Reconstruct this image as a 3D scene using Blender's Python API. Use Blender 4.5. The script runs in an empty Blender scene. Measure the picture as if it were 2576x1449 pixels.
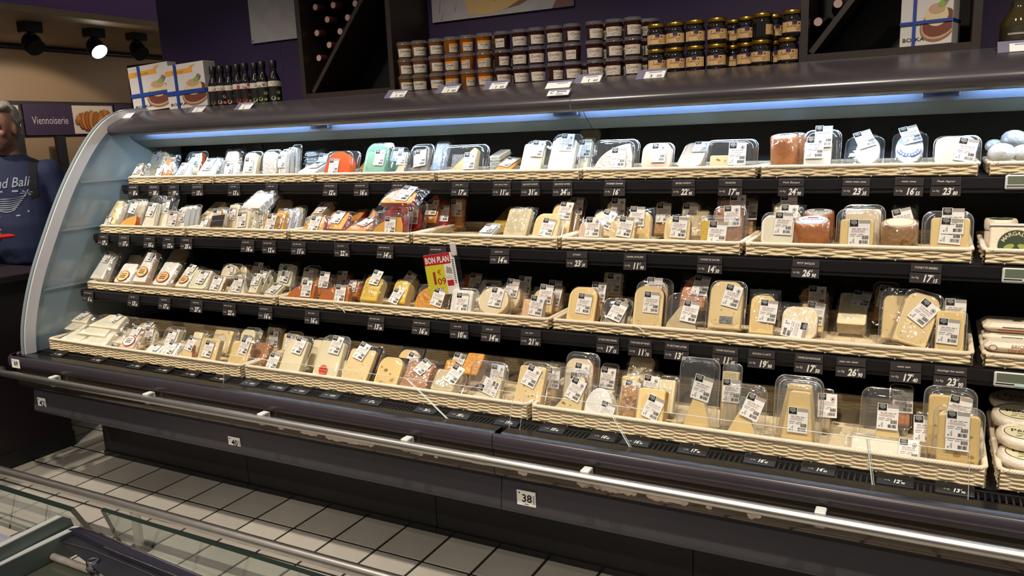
import bpy, math, random
from mathutils import Matrix, Vector
from mathutils.bvhtree import BVHTree
R = math.radians
random.seed(11)
scene = bpy.context.scene
COL = scene.collection

# ------------------------------------------------------------------ camera
F_PX = 1978.743
CR = ((0.8837, 0.4664, -0.0392), (0.0548, -0.1863, -0.9810), (-0.4644, 0.8649, -0.1898))   # right, down, forward
YAW, PITCH, ROLL = R(28.22656618), R(10.94315904), R(2.28783322)
fw = Vector((-math.sin(YAW)*math.cos(PITCH), math.cos(YAW)*math.cos(PITCH), -math.sin(PITCH)))
rt = fw.cross(Vector((0, 0, 1))).normalized(); dn = fw.cross(rt)
c_, s_ = math.cos(ROLL), math.sin(ROLL)
RT = c_*rt + s_*dn; DN = -s_*rt + c_*dn; FW = fw
EYE = Vector((0, 0, 1.5))
cam = bpy.data.cameras.new('camera'); camo = bpy.data.objects.new('camera', cam); COL.objects.link(camo)
m = Matrix.Identity(4)
for i in range(3):
    m[i][0] = RT[i]; m[i][1] = -DN[i]; m[i][2] = -FW[i]; m[i][3] = EYE[i]
camo.matrix_world = m
cam.sensor_fit = 'HORIZONTAL'; cam.sensor_width = 36; cam.lens = 36*F_PX/2576
cam.clip_start = 0.02; cam.clip_end = 60
scene.camera = camo

# ------------------------------------------------------------------ world, light, exposure
def lin(h):
    h = h.lstrip('#'); r = []
    for i in (0, 2, 4):
        c = int(h[i:i+2], 16)/255
        r.append(c/12.92 if c <= .04045 else ((c+.055)/1.055)**2.4)
    return (*r, 1)
w = bpy.data.worlds.new('world'); scene.world = w; w.use_nodes = True
bg = w.node_tree.nodes['Background']; bg.inputs[0].default_value = (.58, .54, .50, 1); bg.inputs[1].default_value = .21
scene.view_settings.view_transform = 'Standard'; scene.view_settings.look = 'None'
scene.view_settings.gamma = 1; scene.view_settings.use_curve_mapping = False
scene.view_settings.exposure = 0.15
scene.cycles.transparent_max_bounces = 40
scene.cycles.max_bounces = 8
scene.cycles.sample_clamp_indirect = 4
SPOT_WARM = (1.0, .885, .73)
def spot(x, y, z, tx, ty, tz, power, ang=70, blend=.6, col=SPOT_WARM, r=.05):
    l = bpy.data.lights.new('ceiling_spot', 'SPOT'); l.energy = power; l.spot_size = R(ang); l.spot_blend = blend; l.color = col[:3]; l.shadow_soft_size = r
    o = bpy.data.objects.new('ceiling_spot', l); COL.objects.link(o); o.location = (x, y, z)
    o.rotation_euler = (Vector((tx, ty, tz))-Vector((x, y, z))).to_track_quat('-Z', 'Y').to_euler()
for sx in (-4.4, -3.1, -1.8, -.5, .8):                    # track spots over the aisle, aimed at the shelves
    spot(sx, 1.05, 3.3, sx, 2.35, .85, 165, 72, .8)
for sx in (-4.4, -3.0, -1.6, -.2):                             # track spots lighting the floor of the aisle
    spot(sx, -1.3, 3.1, sx, 1.55, 0, 185, 40, 1.0)
for sy in (3.0, 4.6, 6.4):                                # wall washers of the bakery corner
    spot(-6.9, sy, 2.35, -8.0, sy, 1.2, 7, 150, .6, r=.04)
spot(-1.6, -.2, 3.1, -1.5, .7, .7, 60, 60, .8)            # added spot brightening the freezer frames and near rail
spot(-3.3, .9, 3.2, -4.1, 2.6, 1.2, 90, 40, .7)           # added spot brightening the man beside the case

# ------------------------------------------------------------------ helpers
ZM = {'0': (0, 0, 1), 'a': (200, 340, 4.2933), 'b': (700, 320, 4.2617), 'c': (1200, 310, 3.68), 'd': (1850, 310, 3.5345),
      'e': (100, 600, 3.68), 'f': (680, 640, 3.45), 'g': (1300, 660, 3.15), 'h': (1900, 680, 2.4157)}
def ray(px, py):
    return RT*((px-1288)/F_PX) + DN*((py-724.5)/F_PX) + FW
def at(px, py, ax, val):
    d = ray(px, py); i = 'xyz'.index(ax)
    return EYE + d*((val-EYE[i])/d[i])
def proj(p):
    v = Vector(p)-EYE; k = v.dot(FW)
    return 1288+F_PX*v.dot(RT)/k, 724.5+F_PX*v.dot(DN)/k
def x_at(px, y, z):
    x = 0; py = 700
    for _ in range(6):
        x = at(px, py, 'y', y).x; py = proj((x, y, z))[1]
    return x

class MB:
    def __init__(s): s.v = []; s.f = []; s.m = []; s.mats = []; s.sm = []
    def mi(s, mat):
        if mat not in s.mats: s.mats.append(mat)
        return s.mats.index(mat)
    def add(s, vs, fs, mat, M=None, smooth=False):
        b = len(s.v); k = s.mi(mat)
        for p in vs:
            p = Vector(p)
            s.v.append(tuple(M @ p) if M is not None else tuple(p))
        for f in fs: s.f.append([b+i for i in f]); s.m.append(k); s.sm.append(smooth)
        return s
    def box(s, c, d, mat, M=None, bev=0):
        x, y, z = [q/2 for q in d]; cx, cy, cz = c
        if bev:
            bv = min(bev, x*.9, y*.9, z*.9); vs = []
            for sz, iz in ((-1, 1), (-1, 0), (1, 0), (1, 1)):
                zz = cz+sz*(z if iz else z-bv); a = x-(bv if iz else 0); b = y-(bv if iz else 0)
                for px, py in ((-a+bv, -b), (a-bv, -b), (a, -b+bv), (a, b-bv), (a-bv, b), (-a+bv, b), (-a, b-bv), (-a, -b+bv)):
                    vs.append((cx+px, cy+py, zz))
            fs = [list(range(7, -1, -1)), list(range(24, 32))]
            for L in range(3):
                for i in range(8): fs.append([L*8+i, L*8+(i+1) % 8, L*8+8+(i+1) % 8, L*8+8+i])
            return s.add(vs, fs, mat, M)
        vs = [(cx+a*x, cy+b*y, cz+e*z) for e in (-1, 1) for a, b in ((-1, -1), (1, -1), (1, 1), (-1, 1))]
        return s.add(vs, [(3, 2, 1, 0), (4, 5, 6, 7), (0, 1, 5, 4), (1, 2, 6, 5), (2, 3, 7, 6), (3, 0, 4, 7)], mat, M)
    def poly(s, pts, mat, M=None): return s.add(pts, [list(range(len(pts)))], mat, M)
    def rect(s, x0, y0, x1, y1, mat, z=0, M=None): return s.poly([(x0, y0, z), (x1, y0, z), (x1, y1, z), (x0, y1, z)], mat, M)
    def ell(s, cx, cy, rx, ry, mat, z=0, M=None, n=24, a0=0, a1=360, rot=0):
        k = n if a1-a0 >= 360 else n+1; pts = []
        for i in range(k):
            a = R(a0+(a1-a0)*i/n); x, y = rx*math.cos(a), ry*math.sin(a); c, q = math.cos(R(rot)), math.sin(R(rot))
            pts.append((cx+x*c-y*q, cy+x*q+y*c, z))
        return s.poly(pts, mat, M)
    def loft(s, rings, mat, M=None, closed=True, cap=True, smooth=True):
        n = len(rings[0]); vs = [p for r in rings for p in r]; fs = []
        for k in range(len(rings)-1):
            for i in range(n if closed else n-1):
                j = (i+1) % n; fs.append((k*n+i, k*n+j, k*n+n+j, k*n+n+i))
        s.add(vs, fs, mat, M, smooth)
        if cap: s.add(rings[0], [list(range(n-1, -1, -1))], mat, M); s.add(rings[-1], [list(range(n))], mat, M)
        return s
    def tube(s, path, r, mat, n=6, M=None, cap=True, up=Vector((0, 0, 1))):
        path = [Vector(p) for p in path]; rings = []
        for i, p in enumerate(path):
            t = (path[min(i+1, len(path)-1)]-path[max(i-1, 0)]).normalized()
            u = up if abs(t.dot(up)) < .95 else Vector((1, 0, 0))
            a = t.cross(u).normalized(); b = a.cross(t)
            rr = r[i] if isinstance(r, (list, tuple)) else r
            rings.append([tuple(p+(a*math.cos(2*math.pi*k/n)+b*math.sin(2*math.pi*k/n))*rr) for k in range(n)])
        return s.loft(rings, mat, M, True, cap)
    def lathe(s, prof, mat, n=20, M=None, cap=True):
        rings = [[(r*math.cos(2*math.pi*k/n), r*math.sin(2*math.pi*k/n), z) for k in range(n)] for r, z in prof]
        return s.loft(rings, mat, M, True, cap)
    def extr(s, prof, x0, x1, mat, M=None, closed=False, smooth=False):
        rings = [[(x, y, z) for y, z in prof] for x in (x0, x1)]
        return s.loft(rings, mat, M, closed, closed, smooth)
    def merge(s, vs, fs, mat, M=None): return s.add(vs, fs, mat, M)
    def mesh(s, name):
        me = bpy.data.meshes.new(name); me.from_pydata(s.v, [], s.f)
        for mt in s.mats: me.materials.append(mt)
        me.polygons.foreach_set('material_index', s.m); me.polygons.foreach_set('use_smooth', s.sm); me.update()
        return me
    def build(s, name, parent=None, loc=None):
        return link(name, s.mesh(name), parent, loc)
def link(name, me, parent=None, loc=None, M=None):
    o = bpy.data.objects.new(name, me); COL.objects.link(o)
    if parent: o.parent = parent
    if M is not None: o.matrix_basis = M
    elif loc is not None: o.location = loc
    return o
LABELS = {}
def tag(o, label, cat, group=None, kind=None):
    o['label'] = label; o['category'] = cat
    if group: o['group'] = group
    if kind: o['kind'] = kind
    return o
def thing(name, label, cat, M=None, loc=None, group=None, kind=None):
    o = bpy.data.objects.new(name, None); COL.objects.link(o); o.empty_display_size = .05
    if M is not None: o.matrix_basis = M
    elif loc is not None: o.location = loc
    return tag(o, label, cat, group, kind)
def struct(o, label=None, cat=None):
    o['kind'] = 'structure'
    if label: o['label'] = label
    if cat: o['category'] = cat
    return o
def kids(o, parent): o.parent = parent; return o
TXT = {}
def text(s, size=1, shear=0, bold=0, align='CENTER', spacing=1.0):
    """vertices and faces of a line of lettering in the xy plane, cap height about .7*size"""
    k = (s, shear, bold, align, spacing)
    if k not in TXT:
        cu = bpy.data.curves.new('lettering', 'FONT'); cu.body = s; cu.size = 1; cu.shear = shear; cu.offset = bold; cu.align_x = align
        cu.resolution_u = 2; cu.space_character = spacing; cu.fill_mode = 'FRONT'
        o = bpy.data.objects.new('lettering', cu); COL.objects.link(o)
        bpy.context.view_layer.update()
        me = bpy.data.meshes.new_from_object(o.evaluated_get(bpy.context.evaluated_depsgraph_get()))
        TXT[k] = ([tuple(v.co) for v in me.vertices], [tuple(p.vertices) for p in me.polygons])
        bpy.data.objects.remove(o); bpy.data.curves.remove(cu); bpy.data.meshes.remove(me)
    vs, fs = TXT[k]
    return [(x*size, y*size, 0) for x, y, z in vs], fs
def put_text(mb, s, x, y, size, mat, z=0, M=None, width=None, xs=1, **kw):
    vs, fs = text(s, size, **kw)
    if xs != 1: vs = [(v[0]*xs, v[1], 0) for v in vs]
    if not vs: return
    if width:
        xs = [v[0] for v in vs]; k = width/max(1e-6, max(xs)-min(xs))
        vs = [(v[0]*k, v[1], 0) for v in vs]
    mb.add([(v[0]+x, v[1]+y, z) for v in vs], fs, mat, M)

# ------------------------------------------------------------------ materials
MATS = {}
def nt(name):
    mt = bpy.data.materials.new(name); mt.use_nodes = True; n = mt.node_tree; n.nodes.clear()
    return mt, n, n.nodes.new, n.links.new
def mat(name, col, rough=.5, metal=0, spec=.5, var=0, vscale=8, bump=0, bscale=60, spots=None, emit=0, coat=0, trans=0, sss=0, stretch=None):
    if name in MATS: return MATS[name]
    mt, n, N, L = nt(name)
    out = N('ShaderNodeOutputMaterial'); b = N('ShaderNodeBsdfPrincipled'); L(b.outputs[0], out.inputs[0])
    c = lin(col) if isinstance(col, str) else col
    b.inputs['Base Color'].default_value = c; b.inputs['Roughness'].default_value = rough; b.inputs['Metallic'].default_value = metal
    b.inputs['Specular IOR Level'].default_value = spec; b.inputs['Coat Weight'].default_value = coat
    if emit: b.inputs['Emission Color'].default_value = c; b.inputs['Emission Strength'].default_value = emit
    if sss: b.inputs['Subsurface Weight'].default_value = sss; b.inputs['Subsurface Radius'].default_value = (.006, .004, .002)
    src = None
    if var or bump or spots:
        tc = N('ShaderNodeTexCoord'); vec = tc.outputs['Object']
        if stretch:
            mp = N('ShaderNodeMapping'); mp.inputs['Scale'].default_value = stretch; L(vec, mp.inputs[0]); vec = mp.outputs[0]
    if var:
        t = N('ShaderNodeTexNoise'); t.inputs['Scale'].default_value = vscale; t.inputs['Detail'].default_value = 4; L(vec, t.inputs[0])
        r = N('ShaderNodeMapRange'); r.inputs['From Min'].default_value = .3; r.inputs['From Max'].default_value = .7
        r.inputs['To Min'].default_value = 1-var; r.inputs['To Max'].default_value = 1+var*.6; L(t.outputs[0], r.inputs[0])
        mx = N('ShaderNodeMix'); mx.data_type = 'RGBA'; mx.blend_type = 'MULTIPLY'; mx.inputs[0].default_value = 1
        mx.inputs[6].default_value = c; L(r.outputs[0], mx.inputs[7]); src = mx.outputs[2]
    if spots:
        sc, thr, scol = spots
        t = N('ShaderNodeTexNoise'); t.inputs['Scale'].default_value = sc; t.inputs['Detail'].default_value = 2; L(vec, t.inputs[0])
        r = N('ShaderNodeMapRange'); r.inputs['From Min'].default_value = thr; r.inputs['From Max'].default_value = thr+.05; L(t.outputs[0], r.inputs[0])
        mx = N('ShaderNodeMix'); mx.data_type = 'RGBA'; L(r.outputs[0], mx.inputs[0])
        if src: L(src, mx.inputs[6])
        else: mx.inputs[6].default_value = c
        mx.inputs[7].default_value = lin(scol); src = mx.outputs[2]
    if src: L(src, b.inputs['Base Color'])
    if bump:
        t = N('ShaderNodeTexNoise'); t.inputs['Scale'].default_value = bscale; t.inputs['Detail'].default_value = 3; L(vec, t.inputs[0])
        bp = N('ShaderNodeBump'); bp.inputs['Strength'].default_value = bump; bp.inputs['Distance'].default_value = .01
        L(t.outputs[0], bp.inputs['Height']); L(bp.outputs[0], b.inputs['Normal'])
    MATS[name] = mt; return mt
def clear(name, base=.045, edge=.55, rough=.04, haze=.03, tint=(1, 1, 1, 1), bump=0, bscale=40, hazecol=(.9, .9, .9, 1)):
    """thin clear sheet: lets light straight through, mirrors more towards grazing"""
    if name in MATS: return MATS[name]
    mt, n, N, L = nt(name)
    out = N('ShaderNodeOutputMaterial'); tr = N('ShaderNodeBsdfTransparent'); tr.inputs[0].default_value = tint
    gl = N('ShaderNodeBsdfGlossy'); gl.inputs['Roughness'].default_value = rough; gl.inputs[0].default_value = (1, 1, 1, 1)
    df = N('ShaderNodeBsdfDiffuse'); df.inputs[0].default_value = hazecol
    lw = N('ShaderNodeLayerWeight'); lw.inputs[0].default_value = .5
    pw = N('ShaderNodeMath'); pw.operation = 'POWER'; L(lw.outputs['Facing'], pw.inputs[0]); pw.inputs[1].default_value = 3
    mr = N('ShaderNodeMapRange'); L(pw.outputs[0], mr.inputs[0]); mr.inputs['To Min'].default_value = base; mr.inputs['To Max'].default_value = edge
    m1 = N('ShaderNodeMixShader'); m1.inputs[0].default_value = haze; L(tr.outputs[0], m1.inputs[1]); L(df.outputs[0], m1.inputs[2])
    m2 = N('ShaderNodeMixShader'); L(mr.outputs[0], m2.inputs[0]); L(m1.outputs[0], m2.inputs[1]); L(gl.outputs[0], m2.inputs[2]); L(m2.outputs[0], out.inputs[0])
    if bump:
        tc = N('ShaderNodeTexCoord'); t = N('ShaderNodeTexNoise'); t.inputs['Scale'].default_value = bscale; t.inputs['Detail'].default_value = 2; L(tc.outputs['Object'], t.inputs[0])
        bp = N('ShaderNodeBump'); bp.inputs['Strength'].default_value = bump; bp.inputs['Distance'].default_value = .012; L(t.outputs[0], bp.inputs['Height'])
        L(bp.outputs[0], gl.inputs['Normal'])
    MATS[name] = mt; return mt
CLAM = clear('clear_tray_plastic', .11, .80, .06, .018, bump=.25, bscale=25)
FILM = clear('cling_film', .11, .65, .10, .028, bump=1.0, bscale=34)
RIMC = clear('tray_rim_plastic', .34, .9, .08, .07)
GLASS = clear('clear_glass', .03, .5, .01, .004, tint=(.93, .97, .95, 1))
ACRYL = clear('acrylic', .025, .35, .01, .006)
BLACK = mat('black_steel', '#17161a', .42, var=.1, vscale=5)
BLACKG = mat('black_gloss_ledge', '#121113', .22, spec=.6, var=.1)
PLUM = mat('plum_grey_plastic', '#3a343c', .28, spec=.5, var=.08, vscale=3)
GREYP = mat('dark_grey_plastic', '#3c393f', .45, var=.08, vscale=4)
CANO = mat('canopy_dark_plastic', '#3f3b40', .26, spec=.7, var=.08, vscale=3, bump=.02, bscale=8)
UNDER = mat('glossy_dark_underside', '#5a5048', .08, metal=.75)
STEEL = mat('brushed_steel', '#d8d3cd', .34, metal=1, var=.06, vscale=20)
CHROME = mat('chrome', '#d8d8d8', .08, metal=1)
WHITEP = mat('white_plastic', '#d9dcd8', .4)
PAPER = mat('white_paper', '#e9e7e4', .6, spec=.3)
INK = mat('black_ink', '#1b191a', .6, spec=.3)
GREYINK = mat('grey_ink', '#77737a', .6, spec=.3)
PINKINK = mat('faint_pink_ink', '#c7a9a4', .6, spec=.3)
GREYBOX = mat('grey_print', '#a19a92', .6, spec=.3)

# ------------------------------------------------------------------ floor
TILE = .2047
GROUT = mat('dark_grout', '#100d0b', .8, var=.2, vscale=10)
TILEM = []
for i, h in enumerate(('#a9a49c', '#aea9a1', '#a39e96')):
    TILEM.append(mat('floor_tile_%d' % i, h, .38, spec=.4, var=.10, vscale=6, bump=.03, bscale=120, spots=(9, .72, '#8a7b66')))
fb = MB(); fb.box((-3, 3, -.0525), (26, 18, .1), GROUT); floor = struct(fb.build('floor'), 'beige tiled shop floor with dark joints', 'floor')
far = mat('far_floor', '#a39a8e', .4, var=.1, vscale=3)
tiles_me = []
for k in range(3):
    q = MB(); q.box((0, 0, -.006), (TILE-.0105, TILE-.0105, .012), TILEM[k], bev=.0015); tiles_me.append(q.mesh('tile'))
for ix in range(-14, 9):
    for iy in range(-11, 2):
        cx = -1.355+(ix+.5)*TILE ; cy = 2.129+(iy-.5)*TILE
        o = link('tile', tiles_me[random.randrange(3)], floor, (cx, cy, 0)); o.rotation_euler.z = random.uniform(-.004, .004)
gb = MB()
for ix in range(-60, 50):
    for iy in range(-16, 50):
        if -14 <= ix < 9 and -11 <= iy < 2: continue
        cx = -1.355+(ix+.5)*TILE; cy = 2.129+(iy-.5)*TILE
        gb.rect(cx-TILE/2+.004, cy-TILE/2+.004, cx+TILE/2-.004, cy+TILE/2-.004, TILEM[(ix*7+iy*3) % 3], -.001)
o = gb.build('outer_tiles', floor); o['kind'] = 'stuff'

# ------------------------------------------------------------------ refrigerated display case
XL, XR = -3.66, 2.2
case = thing('refrigerated_display_case', 'long dark refrigerated cheese display case with four shelves and curved end panel', 'display case', loc=(0, 0, 0))
def cpart(mb, name, parent=case, label=None):
    o = mb.build(name, parent)
    if label: o['label'] = label
    return o
YB = 3.03
# rows: front y, basket rim z, basket base z
ROWS = {1: (2.643, 1.373, 1.333), 2: (2.453, 1.150, 1.107), 3: (2.347, .887, .8475), 4: (2.12, .660, .603)}
q = MB(); q.box(((XL+XR)/2, YB+.02, 1.0), (XR-XL, .04, 1.35), mat('black_back_panel', '#100f11', .6))
for k in range(0, 6): q.box((XL+.6+k*.94, YB-.003, 1.0), (.035, .006, 1.3), BLACK)
bp = cpart(q, 'back_panel')
hb = MB()
for k in range(60):
    for j in range(3):
        hb.ell(XL+.1+k*.078, 1.40+j*.035, .004, .004, BLACKG, M=Matrix.Translation((0, YB-.0005, 0)) @ Matrix.Rotation(R(90), 4, 'X'), n=6)
cpart(hb, 'perforations', bp)['kind'] = 'stuff'
for r in (1, 2, 3):
    yf, zr, zb = ROWS[r]
    q = MB(); q.box(((XL+XR)/2, (yf+YB)/2, zb-.008), (XR-XL-.03, YB-yf, .014), BLACK)
    for k in range(5): q.box((XL+.15+k*.94, (yf+YB)/2+.05, zb-.03), (.012, YB-yf-.1, .03), BLACK)
    sh = cpart(q, 'shelf')
    q = MB()
    q.extr([(yf-.004, zb-.002), (yf-.012, zb-.004), (yf-.012, zb-.032), (yf-.006, zb-.036), (yf-.006, zb-.046), (yf, zb-.048), (yf+.004, zb-.03)], XL+.02, XR, BLACK, closed=True)
    cpart(q, 'price_rail', sh)
# deck under the lowest baskets, grille, ledge
q = MB(); q.box(((XL+XR)/2, 2.57, .593), (XR-XL-.02, .93, .016), BLACK); cpart(q, 'deck')
q = MB(); q.box(((XL+XR)/2, 2.085, .575), (XR-XL-.04, .07, .012), BLACKG)
gx = XL+.06
while gx < XR:
    q.box((gx, 2.088, .590), (.0045, .062, .020), BLACK); gx += .0145
q.box(((XL+XR)/2, 2.121, .592), (XR-XL-.04, .006, .018), BLACK); q.box(((XL+XR)/2, 2.056, .592), (XR-XL-.04, .005, .016), BLACK)
cpart(q, 'air_grille')['kind'] = 'stuff'
XJ = x_at(1238, 1.985, .57)
for x0, x1 in ((XL-.03, XJ-.0012), (XJ+.0012, XR)):
    q = MB(); q.extr([(2.056, .600), (2.012, .600), (1.999, .596)], x0+.02, x1, BLACKG); cpart(q, 'ledge')
    q = MB(); q.extr([(2.001, .598), (1.993, .598), (1.987, .592), (1.984, .575), (1.985, .553), (1.992, .548), (2.01, .548)], x0, x1, PLUM, smooth=True)
    if x0 < -3:
        pr = [(2.001, .598), (1.993, .598), (1.987, .592), (1.984, .575), (1.985, .553), (1.992, .548)]
        rings = []
        for a in range(0, 91, 15):
            rings.append([(x0-.06*math.sin(R(a)) + (y-1.985)*math.sin(R(a)), 2.045+(y-2.045)*math.cos(R(a)), z) for y, z in pr])
        q.loft(rings, PLUM, None, False, False)
        q.box((x0-.045, 2.3, .573), (.03, .52, .05), PLUM, bev=.005)
    cpart(q, 'bumper_band')
    q = MB()
    arc = [(1.990+.047*(1-math.cos(t)), .482-.036*math.sin(t)) for t in [math.pi/2*i/10 for i in range(11)]]
    q.extr([(1.992, .549), (1.990, .515)]+[(y, z) for y, z in arc], x0+(.03 if x0 < -3 else 0), x1, UNDER, smooth=True); cpart(q, 'curved_underside')
    q = MB(); q.extr([(2.040, .450), (2.037, .444), (2.024, .338), (2.028, .330), (2.36, .325)], x0+(.06 if x0 < -3 else 0), x1, GREYP); cpart(q, 'lower_panel')
for k in range(6):
    x0 = -3.62+k*1.0
    q = MB(); q.box((x0+.499, 2.345, .16), (.997, .03, .32), mat('black_kick_plate', '#161416', .5, var=.1)); q.box((x0+.499, 2.327, .012), (.997, .012, .024), BLACKG); cpart(q, 'kick_plate')
q = MB(); q.box((XL-.0, 2.72, .33), (.03, .66, .62), mat('plum_end', '#241a22', .5)); cpart(q, 'end_base')
# guard rail with sleeves and white clips
RY, RZ = 1.945, .531
q = MB(); q.tube([(XL-.10, RY+.035, RZ), (XL-.06, RY+.006, RZ), (XL-.02, RY, RZ), (XJ-.03, RY, RZ)], .0155, STEEL, 16)
rail = cpart(q, 'guard_rail', label='polished steel bumper rail')
q = MB(); q.tube([(XJ-.0, RY, RZ), (XR, RY, RZ)], .0155, STEEL, 16); q.tube([(XJ-.045, RY, RZ), (XJ+.004, RY, RZ)], .0168, STEEL, 16); cpart(q, 'guard_rail')
for px in (128, 366, 655, 1018, 1471, 2063):
    x = x_at(px, RY, RZ+.02); q = MB()
    q.box((x, RY+.012, RZ+.018), (.026, .036, .009), WHITEP, bev=.002); q.box((x, RY+.016, RZ-.018), (.026, .032, .008), WHITEP, bev=.002); q.box((x, RY+.030, RZ), (.022, .01, .036), WHITEP)
    cpart(q, 'rail_clip', rail)
# worn patches where the dark coating has flaked off under the rail
CHIP = mat('bare_flaked_patch', '#b9a79a', .7, var=.2, vscale=60)
q = MB()
for px, py, wpx, hp in ((712, 1070, 14, 7), (783, 1090, 42, 10), (885, 1108, 120, 12), (1053, 1141, 33, 12), (1102, 1151, 10, 6), (1319, 1190, 24, 12), (1530, 1226, 150, 14), (1682, 1255, 105, 14), (1786, 1278, 16, 8), (1899, 1297, 36, 16)):
    a = at(px-wpx/2, py, 'y', 2.0).x; b = at(px+wpx/2, py, 'y', 2.0).x; n = max(6, int((b-a)/.008)); zc = .489; hh = hp/2*.0015
    ed = [(random.uniform(.5, 1.1) if 0 < i < n else .2, random.uniform(.4, 1.2) if 0 < i < n else .2) for i in range(n+1)]
    def ys(z): # follows the curved underside
        t = math.asin(min(1, max(0, (.482-z)/.036))); return 1.990+.047*(1-math.cos(t))-.0012
    q.loft([[(a+(b-a)*i/n, ys(z), z-.0008) for i in range(n+1) for z in [zc+hh*(ed[i][0]+(-ed[i][1]-ed[i][0])*k/6)]] for k in range(7)], CHIP, None, False, False)
cpart(q, 'flaked_patch')['kind'] = 'stuff'
# number stickers
for txt, px, py, y, w_, h_ in (('69', 41, 914, 1.983, .062, .042), ('42', 107, 1014, 2.030, .062, .052), ('40', 591, 1113, 2.030, .064, .046), ('38', 1325, 1253, 2.029, .066, .05)):
    p = at(px, py, 'y', y); M = Matrix.Translation((p.x, y-.003, p.z)) @ Matrix.Rotation(R(90), 4, 'X')
    q = MB(); q.rect(-w_/2, -h_/2, w_/2, h_/2, PAPER, 0, M); put_text(q, txt, .002, -h_*.24, h_*.72, INK, .0006, M, bold=.02)
    q.rect(-w_*.42, h_*.28, -w_*.32, h_*.36, INK, .0006, M)
    if txt != '69':
        for k in range(6): q.rect(w_*.36, -h_*.3+k*h_*.1, w_*.43, -h_*.25+k*h_*.1, INK, .0006, M)
        q.rect(-w_*.1, -h_*.42, w_*.12, -h_*.36, GREYINK, .0006, M)
    cpart(q, 'number_sticker', label='white sticker with the number %s' % txt)
# left end panel: curved glossy sheet and pale trim
prof = [(2.03, .60), (2.035, .66), (2.05, .745), (2.085, .86), (2.135, .985), (2.20, 1.115), (2.275, 1.255), (2.35, 1.38), (2.435, 1.50), (2.52, 1.60), (2.60, 1.665), (2.68, 1.70), (2.78, 1.715), (2.9, 1.715), (3.05, 1.715)]
def smooth_curve(p, n=4):
    out = []
    for i in range(len(p)-1):
        a = p[max(0, i-1)]; b = p[i]; c = p[i+1]; d = p[min(len(p)-1, i+2)]
        for k in range(n):
            t = k/n
            out.append(tuple(.5*(2*b[j]+(c[j]-a[j])*t+(2*a[j]-5*b[j]+4*c[j]-d[j])*t*t+(3*b[j]-a[j]-3*c[j]+d[j])*t**3) for j in (0, 1)))
    return out+[p[-1]]
pc = smooth_curve(prof)
PANEL = mat('pale_glass_end_panel', '#7f8d93', .12, spec=.7, var=.05, vscale=2)
TRIM = mat('pale_grey_trim', '#cfcdd0', .45)
q = MB(); out = pc+[(3.05, .60)]
q.loft([[(x, y, z) for y, z in out] for x in (XL-.012, XL+.006)], PANEL, smooth=False); cpart(q, 'end_panel', label='pale glossy curved end panel')
q = MB(); ring = []
for i, (y, z) in enumerate(pc):
    a = pc[max(i-1, 0)]; b = pc[min(i+1, len(pc)-1)]; t = Vector((b[0]-a[0], b[1]-a[1])).normalized(); nrm = Vector((t.y, -t.x))
    wdt = .055
    ring.append([(XL-.017, y-nrm.x*.006, z-nrm.y*.006), (XL+.014, y-nrm.x*.006, z-nrm.y*.006), (XL+.014, y-nrm.x*wdt, z-nrm.y*wdt), (XL-.017, y-nrm.x*wdt, z-nrm.y*wdt)])
# make sure the trim lies inside the outline
if ring[20][2][1] < ring[20][0][1]:
    for i, (y, z) in enumerate(pc):
        a = pc[max(i-1, 0)]; b = pc[min(i+1, len(pc)-1)]; t = Vector((b[0]-a[0], b[1]-a[1])).normalized(); nrm = Vector((-t.y, t.x))
        ring[i] = [(XL-.017, y-nrm.x*.006, z-nrm.y*.006), (XL+.014, y-nrm.x*.006, z-nrm.y*.006), (XL+.014, y-nrm.x*.055, z-nrm.y*.055), (XL-.017, y-nrm.x*.055, z-nrm.y*.055)]
q.loft(ring, TRIM, None, True, True, False); cpart(q, 'end_panel_trim')
for zz, yy in ((1.37, 2.42), (1.15, 2.27), (.885, 2.16)):  # thin strips stand in for basket rims reflected in the panel
    q = MB(); q.box((XL+.008, (yy+3.0)/2, zz-.01), (.004, 3.0-yy, .010), PANEL, bev=.001); cpart(q, 'rim_reflection')
# canopy
XC = x_at(1440, 2.62, 1.61)
REFL = mat('white_reflector', '#5f7498', .3, spec=.6)
GREYIN = mat('grey_canopy_inner', '#5c6765', .4, var=.06, vscale=4, spots=(16, .74, '#343a38'))
for x0, x1 in ((XL+.012, XC-.001), (XC+.001, XR)):
    top = [(2.80, 1.699), (2.72, 1.675), (2.66, 1.653), (2.615, 1.630), (2.602, 1.619), (2.597, 1.606), (2.600, 1.592), (2.611, 1.580), (2.628, 1.574), (2.642, 1.577)]
    q = MB(); q.extr(smooth_curve(top, 3), x0, x1, CANO, smooth=True); q.extr([(2.642, 1.577), (2.70, 1.60), (2.80, 1.69)], x0, x1, REFL)
    q.box(((x0+x1)/2, 2.94, 1.690), (x1-x0, .29, .016), CANO)
    cpart(q, 'canopy_hood')
    q = MB(); q.extr([(2.705, 1.590), (2.742, 1.553)], x0, x1, REFL); cpart(q, 'light_reflector')
    q = MB(); q.extr([(2.742, 1.5545), (2.747, 1.551), (2.800, 1.517), (2.81, 1.514), (2.83, 1.52), (2.84, 1.6)], x0, x1, GREYIN); cpart(q, 'canopy_inner_panel')
q = MB(); e = [(2.80, 1.699), (2.66, 1.653), (2.602, 1.619), (2.600, 1.592), (2.628, 1.574), (2.70, 1.60)]
q.loft([[(x, y, z) for y, z in e] for x in (XL+.008, XL+.014)], CANO, smooth=False); cpart(q, 'canopy_end_cap')
TUBE = mat('lit_fluorescent_tube', (.66, .83, 1.0, 1), .3, emit=66)
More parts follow.
